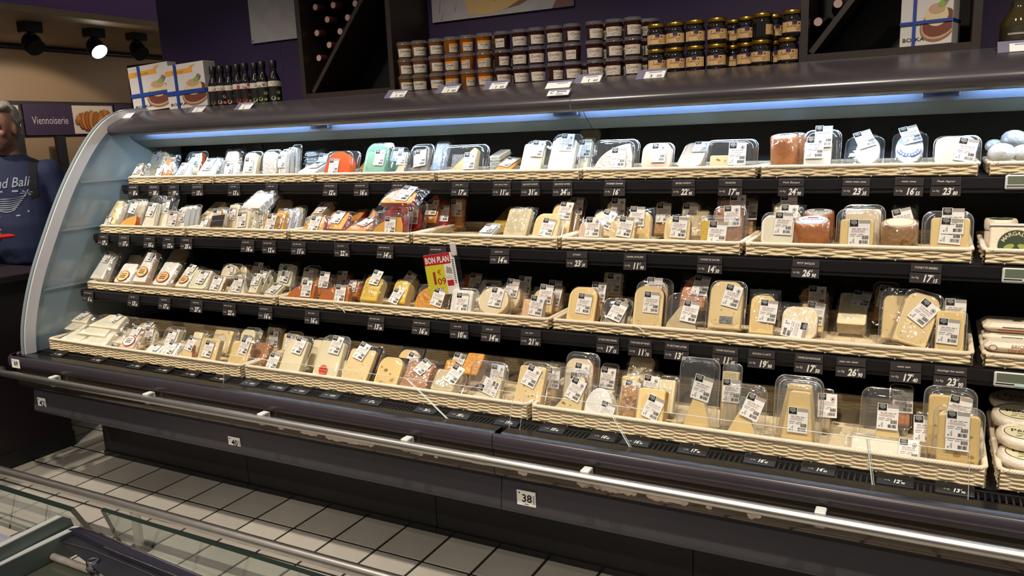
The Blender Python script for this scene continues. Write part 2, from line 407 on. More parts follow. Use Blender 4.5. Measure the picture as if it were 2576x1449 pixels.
for a, b in ((-3.50, -2.44), (-2.30, -1.27), (-1.14, -.06), (.09, 1.10), (1.23, 2.1)):
    q = MB(); q.tube([(a, 2.672, 1.592), (b, 2.672, 1.592)], .008, TUBE, 8); t = cpart(q, 'fluorescent_tube', label='lit white fluorescent tube under the hood')
    q = MB(); q.tube([(a-.03, 2.672, 1.594), (a, 2.672, 1.594)], .010, WHITEP, 8); q.tube([(b, 2.672, 1.594), (b+.03, 2.672, 1.594)], .010, WHITEP, 8); cpart(q, 'tube_socket', t)
    q = MB(); q.box((b+.07, 2.716, 1.578), (.10, .034, .030), mat('gap_shade_blue', '#2c3850', .4), bev=.003); cpart(q, 'tube_gap_shade', t)  # dark block added to imitate the unlit gap between two tubes

# ------------------------------------------------------------------ walls around the case
YW = 3.12
PURPLE = mat('dark_purple_wall', '#33214a', .6, var=.06, vscale=2)
xw = at(398, 60, 'y', YW).x
q = MB(); q.box(((xw+4)/2, YW+.06, 1.7), (4-xw, .12, 3.4), PURPLE); wall = struct(q.build('wall_back'), 'dark purple panelled wall behind the cheese case', 'wall')
for px in (1215, 2400, 700):
    x = at(px, 80, 'y', YW).x; q = MB(); q.box((x, YW-.0005, 2.2), (.004, .003, 2.0), mat('purple_seam', '#43365a', .6)); q.build('panel_seam', wall)

# ------------------------------------------------------------------ woven baskets
WICK = mat('pale_wicker', '#e3d0ac', .5, var=.10, vscale=30, spec=.4)
WICKR = mat('pale_wicker_rim', '#ebdcc4', .5, var=.10, vscale=25, spec=.4)
WICKD = mat('wicker_lining', '#cdb88e', .8)
BK = {}
def basket_meshes(L, D, H, pitch, rows):
    key = (round(L, 3), D, H)
    if key in BK: return BK[key]
    rr = (H-.008)/rows/2*1.36
    def wall(a, b, nrm, ph0):
        a = Vector(a); b = Vector(b); nrm = Vector(nrm); ln = (b-a).length; k = max(2, round(ln/pitch)); n = k*5; q = MB()
        for r in range(rows):
            z = .004+(r+.5)*(H-.008)/rows; path = []
            for i in range(n+1):
                t = i/n; off = .0022*math.cos(math.pi*k*t+(r % 2)*math.pi+ph0)
                path.append(a.lerp(b, t)+nrm*off+Vector((0, 0, z+.0006*math.sin(9*t*k+r*2))))
            q.tube(path, rr, WICK, 6, cap=False)
        for i in range(k+1):
            p = a.lerp(b, i/k); q.tube([p+Vector((0, 0, .002)), p+Vector((0, 0, H-.004))], .0028, WICK, 5)
        mid = (a+b)/2; d = b-a; iw = -nrm*.003
        q.add([a+iw+Vector((0, 0, .003)), b+iw+Vector((0, 0, .003)), b+iw+Vector((0, 0, H-.006)), a+iw+Vector((0, 0, H-.006))], [(0, 1, 2, 3)], WICKD)
        return q
    e = .008
    P = [(e, e, 0), (L-e, e, 0), (L-e, D-e, 0), (e, D-e, 0)]
    ms = {}
    ms['front_wall'] = wall(P[0], P[1], (0, -1, 0), 0).mesh('front_wall'); ms['back_wall'] = wall(P[3], P[2], (0, 1, 0), 0).mesh('back_wall')
    ms['side_wall'] = wall(P[0], P[3], (-1, 0, 0), 0).mesh('side_wall'); ms['side_wall2'] = wall(P[1], P[2], (1, 0, 0), 0).mesh('side_wall')
    # rope rim
    loop = []; c = .02
    def seg(a, b):
        a = Vector(a); b = Vector(b); n = max(2, int((b-a).length/.004)); return [a.lerp(b, i/n) for i in range(n)]
    def corner(cx, cy, a0): return [Vector((cx+c*math.cos(R(a0+d)), cy+c*math.sin(R(a0+d)), 0)) for d in range(0, 90, 15)]
    o = .006
    loop += seg((o+c, o, 0), (L-o-c, o, 0))+corner(L-o-c, o+c, -90)+seg((L-o, o+c, 0), (L-o, D-o-c, 0))+corner(L-o-c, D-o-c, 0)+seg((L-o-c, D-o, 0), (o+c, D-o, 0))+corner(o+c, D-o-c, 90)+seg((o, D-o-c, 0), (o, o+c, 0))+corner(o+c, o+c, 180)
    loop.append(loop[0]); q = MB(); s = 0; ang = [0]
    for i in range(1, len(loop)): s += (loop[i]-loop[i-1]).length; ang.append(s)
    NS = 5
    for k in range(NS):
        path = []
        for i, p in enumerate(loop):
            t = (loop[(i+1) % len(loop)]-loop[i-1]); t.normalize(); side = t.cross(Vector((0, 0, 1)))
            th = 2*math.pi*(ang[i]/.036+k/NS)
            path.append(p+side*.0042*math.cos(th)+Vector((0, 0, H+.0034*math.sin(th)-.004)))
        q.tube(path, .0034, WICKR, 6, cap=False)
    ms['rim'] = q.mesh('rim')
    q = MB(); n = max(6, int(D/.013))
    q.box((L/2, D/2, .003), (L-.02, D-.02, .002), WICKD)
    for i in range(n):
        y = .014+(D-.028)*i/(n-1); q.tube([(.01, y, .006), (L/2, y, .0065), (L-.01, y, .006)], .0058, WICK, 6, cap=False)
    for i in range(int(L/.06)):
        q.box((.03+.06*i, D/2, .0105), (.010, D-.03, .003), WICK)
    ms['base'] = q.mesh('base')
    BK[key] = ms; return ms
ORD = ['first', 'second', 'third', 'fourth', 'fifth', 'sixth', 'seventh', 'eighth']
SHELF = {1: 'top shelf', 2: 'second shelf', 3: 'third shelf', 4: 'lowest shelf'}
EDGES = {1: [318, 530, 795, 1095, 1465, 1912, 2470], 2: [247, 460, 720, 1035, 1405, 1870, 2455], 3: [215, 695, 1387, 2455], 4: [118, 612, 1337, 2490]}
DEP = {1: .36, 2: .40, 3: .42, 4: .46}
for r in (1, 2, 3, 4):
    yf, zr, zb = ROWS[r]; H = zr-zb; n = len(EDGES[r])-1
    xs = [x_at(p, yf, zr) for p in EDGES[r]]; Lm = (xs[-1]-xs[0])/n
    pos = [(xs[0]+i*Lm, Lm-.006) for i in range(n)] + [(xs[-1]+(.012 if r < 4 else .012), Lm-.006)]
    ms = basket_meshes(Lm-.006, DEP[r], H, .046 if r < 4 else .040, 5 if r < 4 else 9)
    for i, (x, L) in enumerate(pos):
        b = thing('wicker_basket', 'pale wicker basket on the %s, %s from the curved end panel' % (SHELF[r], ORD[i]), 'basket', loc=(x+.003, yf-.002, zb), group='wicker baskets in the cheese case')
        b.rotation_euler.z = random.uniform(-.004, .004)
        for k, me in ms.items(): link(k.rstrip('2'), me, b)

# ------------------------------------------------------------------ price tags on the shelf rails
TAGM = mat('black_tag_card', '#3b3637', .25, spec=.5)
TAGE = mat('clear_tag_sleeve', '#4b484c', .15, spec=.6)
TWHITE = mat('white_print', '#e6e3dd', .5)
TAGS = {1: [(336, '8.90', ''), (388, '18.15', ''), (437, '19.90', ''), (497, '13.25', ''), (589, '13.25', ''), (683, '12.15', ''), (831, '12.90', ''), (909, '16.30', ''), (1004, '17.90', ''), (1157, '17.60', ''),
            (1262, '11.60', ''), (1334, '31.85', 'BEAUFORT ALPAGE'), (1415, '34.15', 'BEAUFORT ALPAGE'), (1546, '16', 'MORBIER FERMIER'), (1719, '22.95', 'BREBIS PIMENT'), (1837, '17.90', 'MUNSTER'), (1990, '24.90', 'Petit Basque'),
            (2153, '23.35', ''), (2286, '16.55', ''), (2379, '23.80', 'Petit Agour')],
        2: [(260, '17.10', ''), (312, '17.65', ''), (376, '16.45', ''), (424, '12.90', ''), (469, '25.90', ''), (623, '16.90', ''), (677, '12.90', ''), (751, '11.90', ''), (860, '22.95', ''), (969, '14.15', ''), (1101, '14.90', ''),
            (1257, '14.90', ''), (1451, '23.10', 'ETORKI'), (1597, '11.90', 'TOMME CATALANE'), (1785, '14.50', 'TOMME DE SAVOIE'), (2026, '26.90', 'PETIT BASQUE'), (2328, '17.15', 'TOMETTE BREBIS')],
        3: [(222, '6.90', ''), (336, '13.25', ''), (414, '17.65', ''), (494, '27.45', ''), (577, '22.45', ''), (668, '16.90', ''), (785, '16.05', ''), (946, '13.90', ''), (1059, '16.30', ''), (1155, '10.90', ''), (1235, '14.90', ''),
            (1335, '21.90', ''), (1529, '17.15', 'ST NECTAIRE FERMIER'), (1610, '11.70', 'TOMME NOIRE DES PYRENEES'), (1702, '13.50', 'ST NECTAIRE LAITIER'), (1824, '11.85', 'TOMME MONTAGNE'), (1915, '19.90', 'GOUDA 3 LAITS'),
            (2034, '17.50', 'TOMME DE MONTAGNE'), (2140, '26.90', ''), (2277, '17.40', ''), (2390, '23.90', 'manchego don sancho')]}
TW, TH = .078, .055
tag_body = {}
TAGL = mat('black_glossy_tag', '#191819', .18, spec=.6)
def tag_mesh(kind):
    if kind in tag_body: return tag_body[kind]
    q = MB()
    if kind == 'u': q.box((0, TH*.28, 0), (TW*.97, TH*.44, .003), TAGM, bev=.001); q.rect(-TW*.49, TH*.49, TW*.49, TH*.505, TAGE, .0016); q.rect(TW*.475, TH*.06, TW*.488, TH*.5, TAGE, .0016)
    else: q.box((0, -TH*.23, .001), (TW, TH*.50, .003), TAGM, bev=.001); q.rect(-TW*.5, TH*.0, TW*.5, TH*.02, TAGE, .0027); q.rect(-TW*.5, -TH*.485, TW*.5, -TH*.465, TAGE, .0027); q.rect(TW*.475, -TH*.47, TW*.49, TH*.01, TAGE, .0027)
    tag_body[kind] = q.mesh('card'); return tag_body[kind]
def price_text(q, price, scale=1, z=.003, oy=0, mt=None):
    mt = mt or TWHITE; a, _, b = price.partition('.')
    put_text(q, a, TW*.04*scale if len(a) > 1 else TW*.08*scale, (-TH*.41+oy)*scale, TH*.50*scale, mt, z, shear=.25, bold=.035, xs=.78)
    if b: put_text(q, b, TW*.31*scale, (-TH*.43+oy)*scale, TH*.27*scale, mt, z, shear=.25, bold=.03, xs=.8)
    put_text(q, '€', TW*.24*scale, (-TH*.17+oy)*scale, TH*.17*scale, mt, z, shear=.25)
    put_text(q, 'Le Kg', -TW*.32*scale, (-TH*.26+oy)*scale, TH*.14*scale, mt, z, shear=.25)
def near_tag(r, px):
    return min(TAGS[r], key=lambda t: abs(t[0]-px))
NTH = 'first second third fourth fifth sixth seventh eighth ninth tenth eleventh twelfth thirteenth fourteenth fifteenth sixteenth seventeenth eighteenth nineteenth twentieth twenty-first'.split()
for r in TAGS:
    yf, zr, zb = ROWS[r]
    for i, (px, price, nm) in enumerate(TAGS[r]):
        y = yf-.019; zc = zb-.028; x = x_at(px, y, zc)
        tilt = -8
        lab = 'black price tag reading %s, %s from the end panel on the %s rail' % (price.replace('.', ','), NTH[i], SHELF[r].replace(' shelf', '-shelf'))
        M = Matrix.Translation((x, y, zc)) @ Matrix.Rotation(R(90+tilt+random.uniform(-5, 4)), 4, 'X') @ Matrix.Rotation(R(random.uniform(-1.5, 1.5)), 4, 'Z')
        t = thing('price_tag', lab, 'price tag', M=M, group='black price tags on the shelf rails')
        u = link('name_card', tag_mesh('u'), t); l = link('price_card', tag_mesh('l'), t)
        q = MB()
        if nm: put_text(q, nm, 0, TH*.24, TH*.15, TWHITE, .0022, shear=.2, width=min(TW*.8, TW*.045*len(nm)+TW*.1))
        else:
            n = random.randint(2, 3); x = -TW*.13*n
            for k in range(n):
                wd = TW*random.uniform(.12, .24); q.poly([(x, TH*.25, .0022), (x+wd, TH*.25, .0022), (x+wd+.001, TH*.32, .0022), (x+.001, TH*.32, .0022)], GREYBOX); x += wd+.003
        q.build('name_lettering', u)
        q = MB(); price_text(q, price); q.build('price_lettering', l)
# flat tags lying on the grille below the lowest baskets
LOW = [(141, 892, '8.90'), (237, 907, '9.90'), (338, 921, '11.90'), (412, 930, '12.90'), (479, 941, '13.25'), (553, 952, '15.90'), (631, 963, '19.10'), (699, 974, '22.50'), (752, 983, '18.90'), (827, 996, '25.90'), (927, 1012, '17.45'), (1067, 1033, '26.50'),
       (1151, 1045, '18.90'), (1275, 1062, '19.90'), (1392, 1077, '10.90'), (1514, 1101, '10.60'), (1596, 1114, '16.90'), (1742, 1133, '17.90'), (1909, 1162, '16.45'), (2057, 1183, '14.50'), (2251, 1215, '12.90'), (2402, 1235, '13.90')]
for i, (px, py, price) in enumerate(LOW):
    x = at(px, py, 'z', .607).x
    M = Matrix.Translation((x, 2.083, .606)) @ Matrix.Rotation(R(14), 4, 'X')
    t = thing('price_tag', 'black price tag lying on the front grille, %s' % (('%s from the curved end panel' % ['first', 'second', 'third', 'fourth', 'fifth', 'sixth', 'seventh', 'eighth', 'ninth', 'tenth', 'eleventh'][i]) if i < 11 else ('%s from the frame right edge' % ['', 'first', 'second', 'third', 'fourth', 'fifth', 'sixth', 'seventh', 'eighth', 'ninth', 'tenth', 'eleventh'][22-i])), 'price tag', M=M, group='black price tags lying on the grille')
    q = MB(); q.box((0, 0, 0), (.084, .044, .005), TAGL, bev=.0015); q.rect(-.042, -.0225, .042, -.0205, TAGE, .0028); q.box((0, -.0215, -.004), (.084, .004, .012), TAGL); q.build('card_holder', t)
    q = MB()
    if i < 10: q.rect(-.022, -.009, -.008, -.005, GREYBOX, .0034); q.rect(.002, -.012, .026, -.002, GREYBOX, .0034)
    else: price_text(q, price, .72, .0034, .004)
    q.build('price_lettering', t)

# ------------------------------------------------------------------ cheeses
PST = {}
def paste(k):
    d = dict(cream=('#ecdcba', {}), yellow=('#e6cd98', dict(spots=(130, .66, '#b08c48'))), pale=('#ebe0bc', {}), ivory=('#ece5cf', {}), white=('#ece9e2', {}), butter=('#e9cd8e', {}),
             orange=('#bf6c22', {}), mimo=('#dd5a18', {}), edam=('#dda440', {}), edamd=('#d68f35', {}), green=('#7fae90', dict(spots=(110, .66, '#33523f'))), herb=('#d9b53c', dict(spots=(120, .66, '#5f6a2a'))),
             blue=('#e6e0c6', dict(spots=(60, .60, '#6f8078'))), peach=('#e7bd92', {}), pink=('#e6c8ae', {}), crumb=('#dd9a34', dict(bump=.8, bscale=70, spots=(40, .62, '#b8742a'))), crumbw=('#e4ddd2', dict(bump=.8, bscale=60, spots=(50, .66, '#b9b0a2'))),
             brown=('#a9764a', dict(bump=.4, bscale=50, spots=(30, .66, '#7d5230'))), greyr=('#8f8778', dict(bump=.5, bscale=60, spots=(60, .6, '#5d574c'))), beige=('#c7b68f', dict(bump=.3, bscale=40)), nut=('#b57a3c', dict(spots=(30, .55, '#efe3cf'))),
             speck=('#e2cf9c', dict(spots=(45, .64, '#a06a3c'))), ortan=('#c57a3a', dict(bump=.3, bscale=70, spots=(20, .62, '#9d5a27'))), tan=('#b58a58', dict(bump=.4, bscale=90, spots=(24, .60, '#8d6438'))), emment=('#e4c684', {}), redrind=('#b0161f', dict()), dark=('#4a3a24', dict(bump=.4)), silver=('#c9cdd4', dict(bump=.6, bscale=60)),
             brick=('#efe2cc', dict(bump=.35, bscale=60)), whitebag=('#dfe3e6', dict(bump=.8, bscale=45)))
    c, kw = d[k]
    return mat('cheese_'+k, c, .42 if k not in ('redrind', 'mimo', 'orange') else .25, spec=.4, var=.07, vscale=14, **kw)
def outline(shape, w, h):
    """2-D outline of the cut face, anticlockwise, base on y = 0; list of (x, y, on_rind)"""
    def arc(cx, cy, rx, ry, a0, a1, n=8): return [(cx+rx*math.cos(R(a0+(a1-a0)*i/n)), cy+ry*math.sin(R(a0+(a1-a0)*i/n))) for i in range(n+1)]
    if shape == 'slab':
        r = min(w, h)*.10; p = arc(w/2-r, r, r, r, -90, 0, 3)+arc(w/2-r, h-r, r, r, 0, 90, 3)+arc(-w/2+r, h-r, r, r, 90, 180, 3)+arc(-w/2+r, r, r, r, 180, 270, 3)
    elif shape == 'tomme':
        r = w*.34; p = [(-w/2, 0), (w/2, 0)]+arc(w/2-r, h-r, r, r, 0, 80, 6)+arc(-w/2+r, h-r, r, r, 100, 180, 6)
    elif shape == 'round':
        r = min(w, h)*.3; p = arc(w/2-r, r, r, r, -90, 0, 5)+arc(w/2-r, h-r, r, r, 0, 90, 5)+arc(-w/2+r, h-r, r, r, 90, 180, 5)+arc(-w/2+r, r, r, r, 180, 270, 5)
    elif shape == 'wedge':
        p = [(-w*.5, 0), (w*.5, 0), (w*.42, h*.3), (w*.12, h*.97), (w*.02, h), (-w*.1, h*.97), (-w*.44, h*.3)]
    elif shape == 'spike':
        p = [(-w*.5, 0), (w*.5, 0), (w*.34, h*.98), (w*.28, h), (-w*.2, h), (-w*.26, h*.98)]
    elif shape == 'tri':
        p = [(-w*.5, 0), (w*.5, 0), (w*.5, h*.9), (w*.44, h*.97), (w*.38, h)]
    elif shape == 'dome':
        p = [(-w*.5, 0), (w*.5, 0)]+arc(0, h*.30, w*.5, h*.70, 0, 180, 16)
    elif shape == 'quarter':
        p = [(-w*.5, 0), (w*.5, 0), (w*.5, h*.55)]+arc(w*.5, 0, w, h, 95, 178, 12)
    elif shape == 'disc':
        p = arc(0, h/2, w/2, h/2, -90, 262, 26)
    elif shape == 'half':
        p = [(w*.36, 0), (w*.5, h*.12), (w*.5, h*.9), (w*.36, h)]+arc(w*.30, h/2, w*.8, h/2, 90, 270, 14)
    return p
def body(shape, w, h, t, pm, rm, bev=.0025):
    q = MB(); p = outline(shape, w, h); n = len(p); cx = sum(a for a, b in p)/n; cy = sum(b for a, b in p)/n
    def ins(d): return [(cx+(x-cx)*(1-2*d/w), cy+(y-cy)*(1-2*d/h)) for x, y in p]
    r0 = [(x, y, 0) for x, y in p]; r1 = [(x, y, t-bev) for x, y in p]; r2 = [(x, y, t) for x, y in ins(bev)]
    q.loft([r0, r1], rm, None, True, False, False); q.loft([r1, r2], pm, None, True, False, False)
    q.add(r2, [list(range(n))], pm); q.add(r0, [list(range(n-1, -1, -1))], pm)
    return q
def clamshell(w, h, t, mt):
    q = MB(); n = 8
    def rr(ins, z, rad):
        a, b = w/2-ins, h/2-ins; r = min(rad, a*.9, b*.9); o = []
        for qx, qy, a0 in ((1, -1, -90), (1, 1, 0), (-1, 1, 90), (-1, -1, 180)):
            for i in range(6): o.append((qx*(a-r)+r*math.cos(R(a0+18*i)), h/2+qy*(b-r)+r*math.sin(R(a0+18*i)), z))
        return o
    rad = min(w, h)*.22
    q.loft([rr(0, 0, rad), rr(0, .0015, rad), rr(.003, .003, rad), rr(.0055, .0025, rad), rr(.008, t*.45, rad), rr(.011, t*.86, rad), rr(.016, t*.985, rad), rr(.024, t, rad*.9)], mt, None, True, False, True)
    e = rr(.0015, .0015, rad); q.tube(e+[e[0]], .0014, RIMC, 5, cap=False, up=Vector((0, 0, 1)))
    q.add(rr(.024, t, rad*.9), [list(range(24))], mt, None, True); q.add(rr(0, 0, rad), [list(range(23, -1, -1))], mt)
    return q
def draped(w, h, t, mt, wr=.004, n=14, flat=.5):
    q = MB(); ph = [random.uniform(0, 6.28) for _ in range(8)]; vs = []
    for j in range(n+1):
        for i in range(n+1):
            u = -1+2*i/n; v = -1+2*j/n
            e = (1-abs(u)**4)*(1-abs(v)**4); z = t*min(1, max(0, e)**.45)
            k = max(abs(u), abs(v)); edge = max(0, k-.8)/.2
            x = u*w/2*(1-.05*abs(math.sin(3*v+ph[0]))*edge); y = h/2+v*h/2*(1-.04*abs(math.sin(4*u+ph[1]))*edge)
            z += wr*(math.sin(7*u+5*v+ph[2])*.5+math.sin(-6*u+9*v+ph[3])*.4)*(.35+edge*1.2)+wr*random.uniform(-.25, .25)
            vs.append((x, y, max(z, .0004)))
    fs = [(j*(n+1)+i, j*(n+1)+i+1, (j+1)*(n+1)+i+1, (j+1)*(n+1)+i) for j in range(n) for i in range(n)]
    return q.add(vs, fs, mt, None, True)
LBL = []
def make_labels():
    for v in range(5):
        q = MB(); W, Hh = .052, .068
        q.box((0, 0, -.0002), (W, Hh, .0005), PAPER)
        z = .0006
        q.rect(-W*.5, Hh*.36, W*.5, Hh*.5, GREYBOX if v % 2 == 0 else PAPER, .0003)
        q.rect(-W*.49, Hh*.22, -W*.03, Hh*.52, PAPER, z); q.rect(-W*.46, Hh*.24, -W*.06, Hh*.50, INK, z+.0003)
        for k, (a, b) in enumerate(((-.4, -.14), (-.42, -.1), (-.38, -.12), (-.3, -.2))):
            q.rect(W*a, Hh*(.45-.05*k), W*b, Hh*(.465-.05*k), PAPER if k < 3 else GREYBOX, z+.0006)
        x = -.34
        while x < .36:
            wd = random.uniform(.06, .2); q.rect(W*x, Hh*.14, W*min(.4, x+wd), Hh*.162, GREYINK, z); x += wd+.05
        for k in range(3): q.rect(-W*random.uniform(.3, .42), Hh*(.09-k*.04), W*random.uniform(.2, .42), Hh*(.105-k*.04), PINKINK, z)
        q.rect(-W*.42, -Hh*.075, -W*.12, -Hh*.055, GREYINK, z); q.rect(-W*.04, -Hh*.075, W*.2, -Hh*.055, GREYINK, z); q.rect(-W*.42, -Hh*.14, -W*.18, -Hh*.125, GREYINK, z); q.rect(-W*.1, -Hh*.14, W*.1, -Hh*.12, GREYINK, z)
        q.rect(W*.14, -Hh*.25, W*.45, -Hh*.1, GREYBOX, z); put_text(q, '2.%d' % random.randint(10, 98), W*.3, -Hh*.22, Hh*.13, INK, z+.0003, bold=.01)
        x = .03
        while x < .42:
            wd = random.uniform(.008, .03); q.rect(W*x, -Hh*.42, W*(x+wd), -Hh*.29, INK, z); x += wd+random.uniform(.008, .022)
        put_text(q, '4', -W*.38, -Hh*.42, Hh*.10, INK, z, bold=.02); q.rect(-W*.3, -Hh*.40, -W*.28, -Hh*.27, GREYINK, z); q.rect(-W*.25, -Hh*.42, -W*.22, -Hh*.22, GREYINK, z)
        if v in (1, 3): q.ell(W*.28, Hh*.28, W*.11, W*.11, INK, z); q.ell(W*.28, Hh*.28, W*.085, W*.085, PAPER, z+.0003); q.ell(W*.28, Hh*.28, W*.05, W*.05, INK, z+.0006)
        LBL.append(q.mesh('label'))
make_labels()
HOLE_SHADE = mat('cheese_hole', '#b2903f', .5)  # flat darker discs: the shade inside the holes is put into the colour
PAD = mat('grey_absorbent_pad', '#8d8b88', .6, spots=(260, .5, '#4b4a4a'))
BTRAY = mat('black_tray', '#141315', .3)
REDST = mat('red_sticker', '#ec5a42', .5)
LOGOY = mat('yellow_logo', '#dfcb84', .5); LOGOR = mat('red_logo', '#a8442c', .5); LOGOO = mat('orange_logo', '#dcb87c', .5)
PACKS = []
BLUEINK = mat('blue_ink', '#3a5c9a', .5)
def pack(row, z, x0, x1, yt, dy, a, kind, shape, pk, rk, lab, desc, dz=0, t=.030, yaw=0, roll=0, fit=(.80, .80, 0, .08), pad=None, extra=None, hmax=.30, group=None):
    ox, oy, s = ZM[z]; px0, px1, pyt = ox+x0/s, ox+x1/s, oy+yt/s
    yf, zr, zb = ROWS[row]; by = yf+.02+dy; bz = zb+.013+dz
    xl, xr = x_at(px0, by, bz), x_at(px1, by, bz); w = max(.03, xr-xl); cx = (xl+xr)/2
    d = Vector((0, math.sin(R(a)), math.cos(R(a)))); base = Vector((cx, by, bz)); lo, hi = .02, hmax
    for _ in range(30):
        mid = (lo+hi)/2
        if proj(base+d*mid)[1] > pyt: lo = mid
        else: hi = mid
    h = lo
    lift = abs(math.sin(R(roll)))*w/2
    M = Matrix.Translation(base+d*lift) @ Matrix.Rotation(R(yaw), 4, 'Z') @ Matrix.Rotation(R(90-a), 4, 'X') @ Matrix.Rotation(R(-roll), 4, 'Z')
    pxc = (px0+px1)/2
    tg = near_tag(row, pxc)[1].replace('.', ',') if row < 4 else None
    if row < 4: label = '%s, %s near the %s tag' % (desc, SHELF[row], tg)
    else:
        bi = 0 if pxc < 612 else 1 if pxc < 1337 else 2 if pxc < 2490 else 3
        label = '%s, %s, %s basket' % (desc, SHELF[row], ORD[bi])
    T = thing('packed_cheese', label, 'cheese', M=M, group='wrapped cheeses on the %s' % SHELF[row] if not group else group)
    PACKS.append((T, pxc, w, h))
    fw_, fh_, fx, fy = fit; pm = paste(pk); rm = paste(rk) if rk else pm
    cz = .003
    if kind == 'blacktray':
        q = MB(); q.box((0, h/2, .004), (w*.98, h*.98, .008), BTRAY, bev=.003); q.build('tray', T); cz = .008
    cw, ch = w*fw_, h*fh_
    q = body(shape, cw, ch, max(.006, t-cz-.003), pm, rm); co = q.build('cheese', T, (w*fx, h*fy, cz))
    if extra == 'holes':
        q = MB()
        for k in range(9):
            hx, hy = random.uniform(-.36, .36)*cw, random.uniform(.08, .75)*ch; rr = random.uniform(.003, .009)
            q.ell(hx, hy, rr, rr*.8, HOLE_SHADE, t-cz-.0026, n=12)
        q.build('hole', co)['kind'] = 'stuff'
    if pad:
        q = MB(); q.box((0, 0, 0), (pad[2]*w, pad[3]*h, .001), PAD); q.build('absorbent_pad', T, (pad[0]*w, pad[1]*h, .004 if pad[1] > .4 else t-.002))
    if kind == 'clam' or kind == 'blacktray':
        clamshell(w, h, t, CLAM).build('plastic_lid', T)
    elif kind == 'film':
        draped(w*1.1, h*1.06, t, FILM).build('film_wrap', T, (0, -h*.02, 0))
    elif kind == 'bag':
        draped(w*1.16, h*1.08, t*1.15, FILM, .008).build('film_wrap', T, (0, -h*.02, 0))
    if lab:
        lx, ly, lr, ls = (list(lab)+[1])[:4]
        LM = Matrix.Translation((lx*w, ly*h, t+.0022)) @ Matrix.Rotation(R(lr), 4, 'Z') @ Matrix.Rotation(R(random.uniform(-4, 4)), 4, 'X') @ Matrix.Scale(ls, 4)
        link('label', random.choice(LBL), T, M=LM)
        if len(lab) > 4:
            link('label', random.choice(LBL), T, M=Matrix.Translation((lab[4]*w, lab[5]*h, t+.0035)) @ Matrix.Rotation(R(lab[6]), 4, 'Z') @ Matrix.Scale(ls, 4))
    if extra in ('logo_y', 'logo_o', 'logo_r'):
        q = MB(); g = min(w, h)*.32
        q.ell(0, 0, g, g*.75, LOGOR, 0); q.ell(0, 0, g*.9, g*.65, LOGOY if extra == 'logo_y' else LOGOO if extra == 'logo_o' else PAPER, .0003)
        for k in range(3): q.rect(-g*.5, g*(.25-.25*k), g*.5, g*(.36-.25*k), LOGOR if k == 0 else INK, .0006)
        q.build('brand_sticker', T, (0, h*.33, t+.002))
    if extra == 'blueprint':
        q = MB(); g = w*.36
        for k in range(9):
            a0, a1 = R(200+k*16), R(200+(k+1)*16); q.poly([(g*math.cos(a0), g*math.sin(a0), 0), (g*math.cos(a1), g*math.sin(a1), 0), (g*.68*math.cos(a1), g*.68*math.sin(a1), 0), (g*.68*math.cos(a0), g*.68*math.sin(a0), 0)], BLUEINK)
            q.ell(g*.84*math.cos((a0+a1)/2), g*.84*math.sin((a0+a1)/2), .003, .004, PAPER, .0004, n=8)
        q.build('blue_print', T, (0, h*.45, t+.001))
    if extra == 'offre':
        q = MB(); g = .020; q.ell(0, 0, g, g, REDST, 0); put_text(q, 'OFFRE', 0, .002, .012, INK, .0004, bold=.02); put_text(q, 'SPECIALE', 0, -.008, .008, INK, .0004, bold=.02)
        q.build('offer_sticker', T, (-w*.05, h*.22, t+.002))
    return T
A = 34
def P(*a, **k): return pack(*a, **k)
# ---- top shelf
P(1, 'a', 570, 690, 310, .03, 40, 'film', 'wedge', 'ivory', 'tan', (0, .5, 0, .9), 'cream wedge in crumpled film at the end panel')
P(1, 'a', 720, 900, 165, .14, 30, 'bag', 'slab', 'cream', None, (0, .7, 12), 'cream cheese piled high in a clear bag')
P(1, 'a', 830, 1010, 230, .05, 30, 'bag', 'wedge', 'nut', None, (-.15, .3, 0, .8), 'white and walnut-brown cheese in film', fit=(.7, .8, .1, .1))
P(1, 'a', 1040, 1180, 315, .03, 42, 'film', 'slab', 'white', None, (0, .5, 0), 'white slice with a big label')
P(1, 'a', 1120, 1330, 175, .12, 26, 'clam', 'quarter', 'cream', 'mimo', (.1, .6, 0), 'pale cheese with an orange edge in clear tray')
P(1, 'a', 1270, 1450, 262, .03, 45, 'film', 'slab', 'white', None, (0, .55, 0, 1.1), 'flat white pack with large label')
P(1, 'a', 1560, 1740, 155, .16, 22, 'bag', 'round', 'pink', 'tan', None, 'pinkish-brown cheese in a loose bag')
P(1, 'a', 1575, 1735, 285, .03, 20, 'film', 'round', 'white', None, (0, .5, 0, .8), 'white round cheese in film')
P(1, 'a', 1775, 1950, 175, .05, 20, 'clam', 'tomme', 'ivory', 'speck', (0, .45, 0), 'cream cheese with folded label in clear tray')
P(1, 'a', 1995, 2180, 155, .05, 12, 'clam', 'round', 'crumbw', None, None, 'white crumbly cheese in rounded tray')
for k, (x0, x1, yt) in enumerate(((2180, 2270, 150), (2240, 2320, 130), (2290, 2390, 100))):
    P(1, 'a', x0, x1, yt, .06+.035*k, 12, 'clam', 'round', 'crumbw', None, (0, .55, 0, .8), 'white tray on edge, %s in its row' % ORD[k])
for k in range(4):
    P(1, 'b', 240, 420, 330-45*k, .22, 78, 'clam', 'disc', 'silver', None, None, 'grey round tray, %s up in a stack' % ORD[k], dz=.030*k, t=.028, hmax=.115)
P(1, 'b', 180, 400, 395, .03, 70, 'film', 'slab', 'white', None, (.1, .5, 0), 'flat white pack lying at the rim')
P(1, 'b', 520, 850, 258, .04, 22, 'clam', 'dome', 'mimo', 'mimo', (-.1, .32, 0), 'bright orange half ball in clear tray', t=.045)
P(1, 'b', 850, 960, 205, .16, 55, 'film', 'slab', 'edamd', None, (0, .6, 0), 'orange slice lying at the back')
